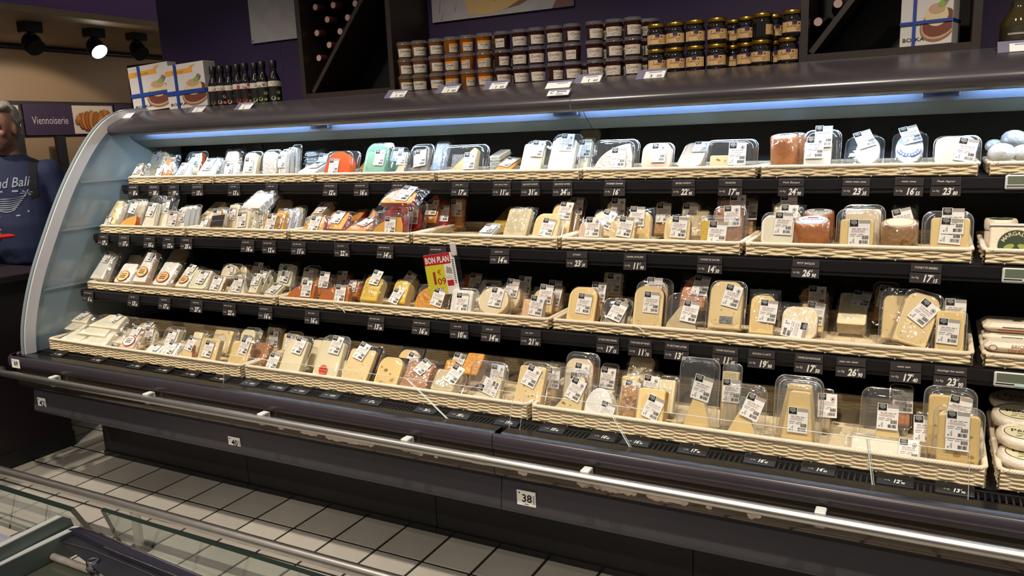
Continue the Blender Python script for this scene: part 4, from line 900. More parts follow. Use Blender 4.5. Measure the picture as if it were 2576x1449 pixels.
# ---- packs half lost in the shade behind the front rows
for (r_, z_, x0, x1, yt, dy, dz, pk, ds) in (
    (1, 'a', 1460, 1560, 250, .12, 0, 'white', 'small white pack between two trays'), (1, 'a', 900, 1040, 300, .16, 0, 'cream', 'cream pack behind the walnut cheese'), (1, 'b', 430, 530, 280, .14, 0, 'silver', 'bluish tray behind the orange half ball'),
    (2, 'a', 600, 720, 690, .14, 0, 'ivory', 'ivory tray second in depth'), (2, 'a', 1120, 1260, 740, .20, 0, 'cream', 'cream pack in the shade'), (2, 'a', 2300, 2420, 760, .20, 0, 'beige', 'beige tray in the shade'), (2, 'b', 560, 700, 900, .20, 0, 'edamd', 'golden slice in the shade'),
    (2, 'd', 40, 170, 640, .24, 0, 'tan', 'brown pack in the basket corner shade'), (3, 'e', 1400, 1540, 270, .14, 0, 'cream', 'cream tray behind the orange sticker'), (3, 'e', 2420, 2560, 250, .16, 0, 'blue', 'veined tray at the basket end'), (3, 'e', 1960, 2100, 230, .22, .02, 'cream', 'cream pack deep in the shade'),
    (3, 'f', 560, 700, 160, .26, 0, 'orange', 'orange piece deep in the shade'), (3, 'h', 260, 430, 190, .12, 0, 'butter', 'yellow slab behind the sideways label'), (3, 'h', 250, 460, 90, .26, .02, 'tan', 'brown round deep in the shade'), (3, 'h', 700, 860, 70, .24, .02, 'tan', 'brown film pack deep in the shade'), (3, 'g', 230, 360, 190, .14, 0, 'peach', 'peach pack left of the divider'),
    (4, 'e', 960, 1100, 830, .16, 0, 'ivory', 'ivory wedge behind the flat packs'), (4, 'e', 1960, 2080, 830, .24, 0, 'brown', 'brown pack deep in the shade'), (4, 'e', 2240, 2400, 860, .20, 0, 'yellow', 'yellow tray behind the divider'), (4, 'f', 800, 960, 790, .20, 0, 'peach', 'peach slice deep in the shade'), (4, 'f', 1900, 2040, 950, .16, 0, 'pale', 'pale tray behind the sideways label'), (4, 'f', 2380, 2500, 940, .12, 0, 'yellow', 'yellow tray beside the divider'),
    (4, 'g', 640, 780, 800, .20, 0, 'butter', 'yellow tray deep in the shade'), (4, 'g', 980, 1120, 870, .18, 0, 'tan', 'tan tray deep in the shade'), (4, 'h', 400, 450, 720, .18, 0, 'beige', 'narrow tray behind the tall pale wedge'), (4, 'h', 800, 950, 690, .24, .02, 'ortan', 'orange-brown pack deep in the shade'), (4, 'h', 960, 1060, 860, .10, 0, 'emment', 'holey strip between two trays')):
    P(r_, z_, x0, x1, yt, dy, 24, random.choice(('clam', 'film')), random.choice(('slab', 'tomme')), pk, None, (.08, .6, random.uniform(-8, 4)) if random.random() < .75 else None, ds, dz=dz)

# ---- bare wheels with printed lids
def wheel(row, z, x0, x1, y_top, y_bot, dy, side, disc, desc, words=('', ''), dz=0, name='round_cheese', tilt=11):
    ox, oy, s = ZM[z]; yf, zr, zb = ROWS[row]; by = yf+.02+dy
    xl, xr = x_at(ox+x0/s, by+.05, zb+.03), x_at(ox+x1/s, by+.05, zb+.03); r = (xr-xl)/2; cx = (xl+xr)/2
    zt = at(ox+(x0+x1)/2/s, oy+y_top/s, 'y', by+2*r*.6).z; h = max(.02, zt-zb-.012-dz)
    label = '%s, %s near the %s tag' % (desc, SHELF[row], near_tag(row, ox+(x0+x1)/2/s)[1].replace('.', ',')) if row < 4 else '%s, %s at the right edge' % (desc, SHELF[row])
    T = thing(name, label, 'cheese', loc=(cx, by+r, zb+.014+dz+r*math.sin(R(tilt))*.9), group='whole cheeses on the %s' % SHELF[row]); T.rotation_euler.x = R(tilt)
    q = MB(); b = min(.008, h*.25)
    q.lathe([(r*.9, 0), (r*.985, b*.5), (r, b*1.2), (r*1.01, h*.5), (r, h-b*1.2), (r*.985, h-b*.4), (r*.93, h)], side, 28); q.build('cheese', T)
    q = MB(); q.ell(0, 0, r*.86, r*.86, disc[0], h+.0006, n=28); q.ell(0, 0, r*.78, r*.78, disc[1], h+.001, n=28); q.ell(0, 0, r*.74, r*.74, disc[0], h+.0014, n=28)
    if words[0]: put_text(q, words[0], 0, -r*.05, r*.36, disc[1], h+.0018, width=r*1.2, bold=.02)
    if words[1]: put_text(q, words[1], 0, -r*.42, r*.2, disc[2], h+.0018, width=r*.8)
    q.rect(-r*.3, r*.3, r*.3, r*.5, disc[2], h+.0018); q.build('printed_disc', T)
    q = MB(); q.lathe([(r*1.02, .001), (r*1.03, h*.5), (r*1.015, h+.001), (r*.85, h+.003)], FILM, 28, cap=False); q.build('film_wrap', T)
    return T
GREENINK = mat('dark_green_print', '#2b3a1c', .5); CREAMP = mat('cream_print', '#ddd3b0', .5); YGREEN = mat('yellow_green_print', '#9fa04a', .5); REDINK = mat('brick_red_ink', '#a8482a', .5)
wheel(1, 'd', 320, 565, 132, 345, .03, paste('ortan'), (PAPER, INK, INK), 'orange-brown wheel with black and white disc', ('PETIT', 'BASQUE'))
wheel(1, 'd', 430, 640, 118, 345, .14, paste('ortan'), (PAPER, INK, INK), 'orange-brown wheel behind the front one', ('PETIT', 'BASQUE'))
wheel(2, 'd', 525, 840, 880, 1075, .03, paste('ortan'), (PAPER, BLUEINK, REDINK), 'orange-brown wheel with blue and white disc', ('PETIT BASQUE', 'brebis'))
wheel(2, 'd', 600, 880, 805, 1000, .15, paste('ortan'), (PAPER, BLUEINK, GREENINK), 'orange-brown wheel with white disc set behind', ('PETIT BASQUE', 'brebis'))
wheel(2, 'd', 1290, 1620, 900, 1095, .03, paste('tan'), (CREAMP, REDINK, PAPER), 'tan wheel with cream disc', ('', ''))
# ---- goods at the right edge of the frame
def ball(row, z, cx_, cy_, wpx, dy, desc, dz):
    ox, oy, s = ZM[z]; yf, zr, zb = ROWS[row]; by = yf+.06+dy; p = at(ox+cx_/s, oy+cy_/s, 'y', by); r = (x_at(ox+(cx_+wpx/2)/s, by, p.z)-x_at(ox+(cx_-wpx/2)/s, by, p.z))/2
    T = thing('wrapped_cheese_ball', '%s, top shelf at the right edge' % desc, 'cheese', loc=(p.x, by, max(zb+.012, p.z-r*.7)), group='white wrapped balls')
    q = MB(); q.lathe([(r*.45, 0), (r*.85, r*.25), (r, r*.62), (r*.93, r*1.0), (r*.68, r*1.3), (r*.3, r*1.45), (r*.02, r*1.48)], paste('whitebag'), 22); q.build('cheese', T)
    q = MB(); q.lathe([(r*.9, r*.2), (r*1.03, r*.62), (r*.96, r*1.02), (r*.7, r*1.34), (r*.3, r*1.49)], FILM, 18, cap=False); q.build('film_wrap', T)
ball(1, 'd', 2365, 265, 260, .0, 'white wrapped ball in front', 0)
ball(1, 'd', 2560, 265, 230, .02, 'white wrapped ball cut by the frame', 0)
ball(1, 'd', 2300, 200, 170, .10, 'white wrapped ball half hidden behind', 0)
ball(1, 'd', 2475, 140, 240, .09, 'white wrapped ball on top of the others', 0)
def tub(x0, x1, yt, dy, desc, dz=0, hh=.045, tilt=0):
    yf, zr, zb = ROWS[2]; by = yf+.03+dy; xl, xr = x_at(x0, by, zb+.05), x_at(x1, by, zb+.05); w_ = xr-xl; cx = (xl+xr)/2; r = w_/2
    T = thing('octagonal_cheese', '%s, second shelf at the right edge' % desc, 'cheese', loc=(cx, by+r, zb+.012+dz), group='octagonal goat cheeses'); T.rotation_euler = (R(tilt), 0, R(22.5))
    q = MB(); q.lathe([(r*1.0, 0), (r*1.04, .004), (r*1.04, hh-.006), (r*.97, hh)], paste('brick'), 8); q.build('body', T)
    q = MB(); q.ell(0, 0, r*.70, r*.70, GREENINK, hh+.0008, n=24); q.ell(0, 0, r*.6, r*.6, YGREEN, hh+.0012, n=24); q.ell(0, 0, r*.55, r*.55, GREENINK, hh+.0016, n=24)
    put_text(q, 'MARGALET', 0, 0, r*.22, CREAMP, hh+.002, M=Matrix.Rotation(R(-22.5), 4, 'Z')); q.ell(-r*.15, -r*.18, r*.14, r*.1, YGREEN, hh+.002, n=10); q.ell(r*.15, -r*.18, r*.14, r*.1, YGREEN, hh+.002, n=10)
    q.build('printed_disc', T)
tub(2476, 2565, 540, .12, 'white octagonal cheese with green disc in front', hh=.060)
tub(2474, 2562, 515, .12, 'white octagonal cheese stacked on the back one', dz=.062, hh=.030)
yf, zr, zb = ROWS[2]
p = at(2545, 640, 'y', yf+.03); T = thing('boxed_goat_cheese', 'pale box with round green printed emblem leaning at the second shelf right edge', 'cheese', M=Matrix.Translation((p.x+.005, yf+.035, zb+.012)) @ Matrix.Rotation(R(74), 4, 'X'), group='octagonal goat cheeses')
q = MB(); q.box((0, .048, -.022), (.115, .096, .044), paste('brick'), bev=.003); q.box((0, .094, -.02), (.118, .006, .05), PAPER); q.build('box', T)
q = MB(); g = .046; q.ell(.005, .036, g, g, CREAMP, .0006, n=28); q.ell(.005, .036, g*.95, g*.95, GREENINK, .001, n=28); q.ell(-.012, .034, .013, .007, YGREEN, .0016, n=12, rot=20); q.ell(.020, .034, .013, .007, YGREEN, .0016, n=12, rot=-20); q.ell(.045, .022, .008, .006, REDINK, .0016, n=10); q.ell(-.033, .022, .008, .005, YGREEN, .0016, n=10)
for i, ch in enumerate('MARGALET'):
    a = R(150-i*17.0); M = Matrix.Translation((.005+g*.72*math.cos(a), .036+g*.72*math.sin(a), .0016)) @ Matrix.Rotation(a-math.pi/2, 4, 'Z'); put_text(q, ch, 0, -.004, .015, CREAMP, 0, M, bold=.01)
q.build('emblem', T)
q = MB(); put_text(q, 'MARGALET', 0, 0, .010, INK, .0004, M=Matrix.Translation((0, .0972, -.018)) @ Matrix.Rotation(R(-90), 4, 'X')); q.build('lettering', T)
# soft logs of brique cheese, third shelf
yf, zr, zb = ROWS[3]; xlb = x_at(2475, yf+.03, zb+.05)
for k in range(5):
    hh = .026; yy = yf+.055+(.0 if k < 2 else .10 if k < 4 else .17); zz = zb+.012+(k % 2)*.028+(.03 if k >= 2 else 0)+(.02 if k == 4 else 0)
    T = thing('soft_cheese_log', 'pale long soft cheese in paper, third shelf right edge, %s from the front' % ORD[k], 'cheese', loc=(xlb+.005+.07, yy, zz), group='paper-wrapped soft cheese logs')
    q = MB(); q.box((0, 0, hh/2), (.15, .075, hh), paste('brick'), bev=.011); q.build('cheese', T)
    q = MB(); M = Matrix.Translation((.0, -.0382, hh*.5)) @ Matrix.Rotation(R(90), 4, 'X')
    if k < 2:
        put_text(q, 'BRIQUE', .008, .002, .013, REDINK, .0003, M); put_text(q, 'DU FOREZ', .010, -.010, .013, REDINK, .0003, M); q.ell(-.055, .0, .010, .008, REDINK, .0003, M, 12); q.ell(-.055, .0, .008, .006, PAPER, .0006, M, 12)
    else: q.rect(-.04, -.006, .03, -.002, REDINK, .0003, M); q.rect(-.03, .002, .02, .005, GREYINK, .0003, M)
    q.build('print', T)
# round sheep cheeses, lowest shelf
yf, zr, zb = ROWS[4]
for k, (px, dy, dz, hh) in enumerate(((2565, .0, .035, .026), (2562, .05, .072, .024), (2548, .15, .085, .030), (2542, .26, .10, .022), (2552, .28, .07, .022))):
    r = .062; x = x_at(px, yf+.03+dy+r, zb+dz)
    T = thing('flat_round_cheese', 'flat cream round cheese in film, lowest shelf right edge, %s from the front' % ORD[k], 'cheese', loc=(x+.01, yf+.03+dy+r, zb+.012+dz), group='flat round sheep cheeses'); T.rotation_euler.x = R(6)
    q = MB(); q.lathe([(r*.9, 0), (r, hh*.3), (r*1.01, hh*.6), (r*.95, hh*.95), (r*.8, hh)], paste('brick'), 28); q.build('cheese', T)
    q = MB(); q.ell(0, 0, r*.72, r*.62, INK, hh+.0006, n=28); q.ell(0, 0, r*.69, r*.59, CREAMP, hh+.001, n=28); put_text(q, 'Pérail', 0, 0, r*.36, INK, hh+.0014, width=r*.9, bold=.01); put_text(q, 'Papillon', 0, -r*.2, r*.16, INK, hh+.0014); q.ell(-r*.2, -r*.36, r*.14, r*.06, YGREEN, hh+.0014, n=10, rot=20); q.ell(r*.1, -r*.38, r*.12, r*.05, YGREEN, hh+.0014, n=10, rot=-20); q.ell(r*.45, -r*.05, r*.08, r*.06, REDINK, hh+.0014, n=10)
    q.build('printed_disc', T)
    q = MB(); q.lathe([(r*1.0, hh*.1), (r*1.03, hh*.5), (r*.97, hh), (r*.8, hh+.003)], FILM, 28, cap=False); q.build('film_wrap', T)
# the same goods go on beyond the frame
def go_on(src_name, spots, label):
    src = [o for o in COL.objects if o.name.startswith(src_name) and o.parent is None][0]
    for n_, (dx, dy, dz) in enumerate(spots):
        c = src.copy(); COL.objects.link(c); c.location = src.location+Vector((dx, dy, dz)); c['label'] = '%s %s' % (ORD[n_], label)
        for ch in src.children: k = ch.copy(); COL.objects.link(k); k.parent = c
go_on('wrapped_cheese_ball', [(.17, .0, 0), (.26, .01, 0), (.21, .10, 0), (.36, .02, 0), (.46, .0, 0)], 'white wrapped ball farther along the top shelf past the frame')
go_on('octagonal_cheese', [(.15, -.02, 0), (.29, -.02, 0), (.43, -.01, 0)], 'white octagonal cheese farther along the second shelf past the box')
go_on('soft_cheese_log', [(.19, 0, 0), (.38, 0, 0), (.57, 0, 0), (.19, .08, 0), (.38, .08, 0)], 'paper-wrapped soft log farther along the third shelf past the stack')
go_on('flat_round_cheese', [(.17, 0, -.03), (.32, 0, -.03), (.47, 0, -.03), (.62, .02, -.03), (.24, .15, -.03)], 'flat round cheese farther along the lowest shelf past the stack')
# clear labels: every label must single out one thing
def uniquify():
    by = {}
    for T, px, w_, h_ in PACKS: by.setdefault(T['label'], []).append((px, T))
    for lab, L in by.items():
        if len(L) > 1:
            L.sort(key=lambda a: a[0])
            for i, (px, T) in enumerate(L): T['label'] = lab+(', left one' if i == 0 else ', right one' if i == len(L)-1 else ', middle one')
uniquify()

# ------------------------------------------------------------------ sign, electronic labels, acrylic guards
SRED = mat('sign_red', '#b8141f', .35); SYEL = mat('sign_yellow', '#d9cf2e', .4); SKR = mat('sign_dark_red', '#a5201c', .4)
yf, zr, zb = ROWS[2]
p = at(1111, 690, 'y', yf-.045); wS = .118; hS = .155
M = Matrix.Translation((p.x, yf-.045, p.z)) @ Matrix.Rotation(R(16), 4, 'Z') @ Matrix.Rotation(R(90), 4, 'X') @ Matrix.Rotation(R(7), 4, 'Z')
T = thing('promotion_sign', 'red and yellow plastic sleeve sign reading BON PLAN hanging from the second shelf', 'sign', M=M)
q = MB(); q.box((0, 0, 0), (wS, hS, .0015), PAPER); q.build('board', T)
q = MB(); q.rect(-wS*.5, hS*.24, wS*.36, hS*.5, SRED, .001); put_text(q, 'BON PLAN', -wS*.07, hS*.29, hS*.20, PAPER, .0014, width=wS*.78, bold=.03); q.build('red_header', T)
q = MB(); q.rect(-wS*.5, -hS*.5, wS*.12, hS*.24, SYEL, .001); put_text(q, '1', -wS*.24, -hS*.22, hS*.42, SKR, .0014, bold=.02); put_text(q, '09', -wS*.02, -hS*.24, hS*.22, SKR, .0014, bold=.01); put_text(q, '€', -wS*.06, hS*.0, hS*.16, SKR, .0014); q.rect(-wS*.18, -hS*.34, wS*.0, -hS*.33, SKR, .0014); q.build('price_field', T)
q = MB(); q.poly([(wS*.16, hS*.02, .001), (wS*.36, -hS*.02, .001), (wS*.36, hS*.12, .001), (wS*.2, hS*.18, .001)], GREYBOX); q.rect(wS*.15, -hS*.30, wS*.36, -hS*.16, SRED, .001)
for k in range(3): q.rect(wS*.15, -hS*(.06+.03*k), wS*.34, -hS*(.05+.03*k), PINKINK, .001)
for k in range(12): q.rect(wS*.40, hS*(.30-.05*k), wS*.46, hS*(.325-.05*k), INK, .001)
q.build('product_print', T)
q = MB(); q.box((.01, .002, .002), (wS*1.16, hS*1.04, .0006), ACRYL); q.build('clear_sleeve', T)
q = MB(); q.box((wS*.52, hS*.56, .0), (.022, .05, .012), mat('clear_clip', '#c9c4be', .2), bev=.003); q.build('clip', T)
LCD = mat('grey_green_display', '#6b7362', .25)
for n_, (px, py, y) in enumerate(((2577, 458, ROWS[1][0]-.02), (2572, 694, ROWS[2][0]-.02), (2552, 957, ROWS[3][0]-.02))):
    p = at(px, py, 'y', y); T = thing('electronic_shelf_label', 'white electronic label with grey display on the rail of the %s' % SHELF[n_+1], 'shelf label', M=Matrix.Translation(p) @ Matrix.Rotation(R(86), 4, 'X'), group='electronic shelf labels')
    q = MB(); q.box((0, 0, 0), (.092, .040, .008), WHITEP, bev=.003); q.build('case', T); q = MB(); q.rect(-.040, -.006, .040, .017, LCD, .0046); q.build('display', T)
    q = MB(); q.rect(-.042, -.0125, .0, -.0095, INK, .0046); q.rect(-.042, -.017, .01, -.0155, GREYINK, .0046); q.rect(.0, -.018, .03, -.015, mat('teal_print', '#2f8fa0', .5), .0046); q.build('print', T)
# black name card lying among the cheeses on the second shelf, triangle marker on the rim of the top shelf
p = at(556, 560, 'y', ROWS[2][0]+.03); T = thing('loose_price_tag', 'loose black tag lying among cheeses of the second shelf', 'price tag', M=Matrix.Translation((p.x, ROWS[2][0]+.012, ROWS[2][1]+.03)) @ Matrix.Rotation(R(62), 4, 'X') @ Matrix.Rotation(R(6), 4, 'Z'))
link('name_card', tag_mesh('u'), T); link('price_card', tag_mesh('l'), T)
q = MB(); q.tube([(-.021, 0, .0), (0, -.005, -.013), (.021, -.0, .001), (-.021, 0, .0)], .0012, WHITEP, 6); p = x_at(2284, ROWS[1][0], 1.355)
tag(q.build('hanging_loop', None, (p, ROWS[1][0]-.016, 1.358)), 'thin white triangular loop hanging on a top shelf basket', 'loop')
# broken strands sticking out of the wicker
for (x0, y0, x1, y1, r) in ((838, 764, 868, 787, 3), (1590, 820, 1625, 842, 3)):
    yq = ROWS[r][0]-.014; a = at(x0, y0, 'y', yq+.01); b = at(x1, y1, 'y', yq-.012); m_ = (a+b)/2+Vector((.004, 0, .006))
    q = MB(); q.tube([a, (a+m_)/2+Vector((0, 0, .002)), m_, (m_+b)/2+Vector((.001, 0, .001)), b], .0016, WICKR, 5); tag(q.build('loose_wicker_strand'), 'loose wicker strand poking from the third shelf, %s basket' % ('second' if x0 < 1000 else 'third'), 'strand')
EDGE = mat('acrylic_edge_glint', '#e8eee8', .25, spec=.8)  # whitish colour stands in for light caught along the edges
YG = 2.045
panes = [((566, 868), (560, 962), (1019, 921), (1123, 1053)), ((1023, 921.5), (1127, 1054), (1291, 951), (1279, 1062)), ((1319, 953), (1306, 1066), (1522, 998), (1583, 1121)), ((1527, 998), (1588, 1122), (2181, 1062), (2194, 1222)), ((2186, 1063), (2199, 1222), (2440, 1090), (2435, 1262))]  # slanted pane ends are shaped after bright reflected streaks
for i, (tl, bl, tr_, br) in enumerate(panes):
    B = at(*bl, 'y', YG); C = at(*br, 'y', YG); zbot = .601; ztop = .716
    B.z = C.z = zbot; xt0 = x_at(tl[0], YG+.012, ztop); xt1 = x_at(tr_[0], YG+.012, ztop)
    Pn = [Vector((B.x, YG, zbot)), Vector((C.x, YG, zbot)), Vector((xt1, YG+.014, ztop)), Vector((xt0, YG+.014, ztop))]
    T = thing('acrylic_guard', 'clear upright acrylic guard before the lowest baskets, %s from the curved end panel' % ORD[i], 'guard', loc=(0, 0, 0), group='clear acrylic guards')
    q = MB(); d = Vector((0, .0035, 0)); q.add(Pn, [(0, 1, 2, 3)], ACRYL); q.add([v+d for v in Pn], [(3, 2, 1, 0)], ACRYL); q.build('pane', T)
    q = MB()
    q.tube([Pn[3]+d/2, Pn[2]+d/2], .0010, EDGE, 4); q.tube([Pn[1]+d/2, Pn[2]+d/2], .0018 if i in (0, 2, 3) else .0008, EDGE, 4); q.tube([Pn[0]+d/2, Pn[3]+d/2], .0008, EDGE, 4)
    q.build('edge_glint', T)

# ------------------------------------------------------------------ on top of the hood
ZT = 1.698
def cyl_wrap(vs, r, ang0, z0, taper=0):
    return [((r+taper*y)*math.sin(ang0+x/r), -(r+taper*y)*math.cos(ang0+x/r), z0+y) for x, y, _ in vs]
def label_band(q, r, z0, z1, a0, a1, mt, taper=0, n=14):
    vs = []
    for i in range(n+1):
        a = a0+(a1-a0)*i/n
        for z in (z0, z1): rr = r+taper*(z-z0); vs.append((rr*math.sin(a), -rr*math.cos(a), z))
    q.add(vs, [(2*i, 2*i+2, 2*i+3, 2*i+1) for i in range(n)], mt, None, True)
LIDC = clear('clear_lid', .14, .75, .08, .06, bump=.1)
CUPT = .16
CUPC = {'brown': mat('brown_confit', '#6a4527', .15, spec=.6), 'amber': mat('amber_confit', '#824d12', .15, spec=.6), 'plum': mat('dark_confit', '#371b17', .12, spec=.6)}
JLAB = mat('cream_jar_label', '#c8bfb2', .6); JOR = mat('orange_jar_label', '#e08a2c', .6)
JARS = {}
def jar_meshes(kind, rot, var):
    key = (kind, var)
    if key not in JARS:
        r0, r1, h = .0285, .0325, .058; tp = (r1-r0)/h
        q = MB(); q.lathe([(r0*.92, 0), (r0, .003), (r1, h-.004), (r1+.001, h)], CUPC[kind], 22); cup = q.mesh('cup')
        q = MB(); q.lathe([(r1+.0005, h-.004), (r1+.003, h-.003), (r1+.003, h+.002), (r1+.0015, h+.0025), (r1+.0015, h+.009), (r1-.001, h+.011), (r1-.004, h+.0105), (0.0005, h+.0098)], LIDC, 22); lid = q.mesh('lid')
        q = MB(); z0 = .008; rl = r0+tp*z0+.0006
        hw = {0: 1.15, 1: 1.15, 2: .7}[var]
        label_band(q, rl, z0, z0+.033, -hw, hw, JLAB, tp)
        if kind == 'amber':
            label_band(q, rl+.0004+tp*.024, z0+.024, z0+.033, -hw, .35*hw, JOR, tp); label_band(q, rl+.0004, z0+.002, z0+.030, .45*hw, hw*.96, GREYBOX, tp)
            lines = [('Confit', .014, .010)]
        else: lines = [('Confit', .018, .013), ('', 0, 0)]
        for s_, y_, sz in lines:
            if s_:
                vs, fs = text(s_, sz, shear=.3); vs = [(v[0]*1.25-.004, v[1]+y_, 0) for v in vs]
                q.add(cyl_wrap(vs, rl+.0006, 0, z0, tp), fs, INK if kind != 'plum' else REDINK)
        for k, (a, b, c) in enumerate(((-.016, .012, .010), (-.010, .016, .006))):
            q.add(cyl_wrap([(a, c, 0), (0, c, 0), (b, c, 0), (b, c+.0014, 0), (0, c+.0014, 0), (a, c+.0014, 0)], rl+.0006, 0, z0, tp), [(0, 1, 4, 5), (1, 2, 3, 4)], GREYINK)
        JARS[key] = (cup, lid, q.mesh('jar_label'))
    return JARS[key]
YJ = 2.855
cols = [1021, 1057, 1099, 1139, 1178, 1220, 1265, 1310, 1352, 1397, 1441, 1497, 1545, 1592]
TIER = ['bottom', 'middle', 'top']
def confit(x, y, z, kind, label, var):
    T = thing('confit_jar', label, 'jar', loc=(x, y, z), group='stacked plastic jars of confit'); T.rotation_euler.z = math.atan2(-x, y)+random.uniform(-.55, .55)
    a, b, c = jar_meshes(kind, 0, var); link('cup', a, T); link('lid', b, T); link('paper_label', c, T)
NUM14 = ['first', 'second', 'third', 'fourth', 'fifth', 'sixth', 'seventh', 'eighth', 'ninth', 'tenth', 'eleventh', 'twelfth', 'thirteenth', 'fourteenth']
for i, px in enumerate(cols):
    kind = 'brown' if i < 3 else 'amber' if i < 6 else 'plum'
    x = x_at(px, YJ, ZT+.1)
    for k in range(3):
        confit(x+random.uniform(-.0015, .0015), YJ+random.uniform(-.002, .002), ZT+.0685*k, kind, '%s jar of confit, %s of its stack, %s stack from the wine rack' % ({'brown': 'light brown', 'amber': 'amber orange-labelled', 'plum': 'dark plum'}[kind], TIER[k], NUM14[i]), random.choice((0, 0, 1, 2)) if not (kind == 'amber' and k == 2 and i == 3) else 2)
for i, (px, n_) in enumerate(((1243, 3), (1290, 2), (1470, 1), (1520, 3), (1572, 3), (1616, 3), (1636, 3))):
    x = x_at(px, YJ+.085, ZT+.1)
    for k in range(n_): confit(x, YJ+.085, ZT+.0685*k, 'amber' if i == 0 else 'plum', 'confit jar in the back row, %s of the %s back stack' % (TIER[k], ORD[i]), 0)
GOLD = mat('gold_lid', '#b08a34', .28, metal=.9, var=.1, vscale=40); HGL = mat('dark_glass_jar', '#15100c', .06, spec=.8, coat=.4)
HLAB = mat('tan_jar_label', '#cda873', .55, var=.1, vscale=40); HPUR = mat('purple_jar_print', '#2f1f47', .5)
q = MB(); r = .034; q.lathe([(r*.86, 0), (r*.98, .004), (r, .010), (r, .056), (r*.95, .063), (r*.82, .069), (r*.82, .074)], HGL, 24); h_b = q.mesh('glass_jar')
q = MB(); q.lathe([(r*.86, .0715), (r*.93, .0715), (r*.95, .074), (r*.95, .083), (r*.9, .0855), (.0004, .086)], GOLD, 24); h_l = q.mesh('lid')
q = MB(); label_band(q, r+.0005, .014, .047, -1.2, 1.2, HLAB); label_band(q, r+.0008, .047, .050, -1.2, 1.2, HPUR); label_band(q, r+.0008, .013, .0145, -1.2, 1.2, HPUR); label_band(q, r+.0010, .038, .052, -.1, .35, HPUR, n=4); label_band(q, r+.0012, .036, .0385, -.1, .35, REDINK, n=4)
for (a, y_, sx, sy) in ((.0195, .040, .0035, .0025), (-.018, .040, .002, .002), (.010, .026, .0015, .0015), (.015, .029, .0018, .0016), (.014, .021, .002, .002), (.020, .024, .0016, .002), (.022, .030, .001, .002), (-.022, .017, .0015, .0015)):
    vs = [(a+sx*math.cos(R(45*i)), y_+sy*math.sin(R(45*i)), 0) for i in range(8)]; q.add(cyl_wrap(vs, r+.0012, 0, 0), [list(range(8))], mat('brown_jar_print', '#4a2e1c', .5))
vs, fs = text('Confiture', .008, shear=.35); q.add(cyl_wrap([(v[0]-.008, v[1]+.030, 0) for v in vs], r+.0012, 0, 0), fs, mat('brown_jar_print', '#4a2e1c', .5))
h_p = q.mesh('jar_label')
hj = []
for px in (1651, 1700, 1750, 1804): hj += [(px, 0, 2, '')]
for px, dy, n_ in ((1845, .10, 2), (1878, .05, 2), (1916, 0, 2), (1948, .07, 2), (1984, 0, 2)): hj += [(px, dy, n_, '')]
for i, (px, dy, n_, _) in enumerate(hj):
    y = YJ-.005+dy; x = x_at(px, y, ZT+.08)
    for k in range(n_):
        T = thing('gold_lid_jar', 'dark glass jar with gold lid, %s of the %s stack from the confits' % (('lower', 'upper')[k], NUM14[i]), 'jar', loc=(x+random.uniform(-.002, .002)+(.010 if (k and i == 8) else 0), y, ZT+.0865*k), group='dark glass jars with gold lids'); T.rotation_euler.z = math.atan2(-x, y)+random.uniform(-.3, .3)
        if i == 6 and k == 1: T.rotation_euler.z = 1.7
        link('glass_jar', h_b, T); link('lid', h_l, T); link('paper_label', h_p, T)
# dressing bottles
BGL = mat('black_bottle_glass', '#0b0a0c', .06, spec=.9, coat=.5); BCAP = mat('black_cap', '#161517', .4)
BRED = mat('red_pepper_print', '#b3261c', .5); BPINK = mat('pink_print', '#c98f84', .5); BGRN = mat('green_leaf_print', '#7fa048', .5); BBR = mat('brown_print', '#6d5240', .5)
btl = [539, 558, 579, 600, 619, 644, 662, 690]
for i, px in enumerate(btl):
    y = YJ-.01+(.02 if i in (2, 5) else 0); x = x_at(px, y, ZT+.1); r = .030
    colr = (BBR, BPINK, BPINK, BRED, BRED, BGRN, BGRN, GREYBOX)[i]; cn = ('brown', 'pale pink', 'pink', 'red', 'red and black', 'red and green', 'green', 'grey')[i]
    T = thing('dressing_bottle', 'black dressing bottle with %s label, %s from the white boxes' % (cn, ORD[i]), 'bottle', loc=(x, y, ZT), group='row of black dressing bottles'); T.rotation_euler.z = math.atan2(-x, y)+random.uniform(-.25, .25)
    q = MB(); q.lathe([(r*.9, 0), (r, .004), (r, .098), (r*.9, .112), (r*.55, .135), (r*.46, .150), (r*.46, .160)], BGL, 22); q.build('bottle', T)
    q = MB(); q.lathe([(r*.54, .156), (r*.56, .158), (r*.56, .188), (r*.5, .191), (.0004, .191)], BCAP, 18); q.build('cap', T)
    q = MB(); label_band(q, r+.0005, .008, .096, -1.3, 1.3, INK); label_band(q, r+.0009, .072, .096, -1.3, 1.3, JLAB)
    for k in range(5):
        a, y_ = random.uniform(-.02, .02), .080+random.uniform(-.006, .010); sx = random.uniform(.004, .007)
        q.add(cyl_wrap([(a+sx*math.cos(R(40*j)), y_+sx*.8*math.sin(R(40*j)), 0) for j in range(9)], r+.0012+.0001*k, 0, 0), [list(range(9))], (colr if k != 2 else (BRED if i in (5, 6) else BPINK)))
    for (a, y_, sx, mt_) in ((.014, .045, .010, colr if i != 7 else BGRN), (-.012, .018, .012, colr), (.012, .016, .008, BGRN if i > 4 else BPINK)):
        q.add(cyl_wrap([(a+sx*math.cos(R(40*j)), y_+sx*.8*math.sin(R(40*j)), 0) for j in range(9)], r+.0012, 0, 0), [list(range(9))], mt_)
    q.build('paper_label', T)
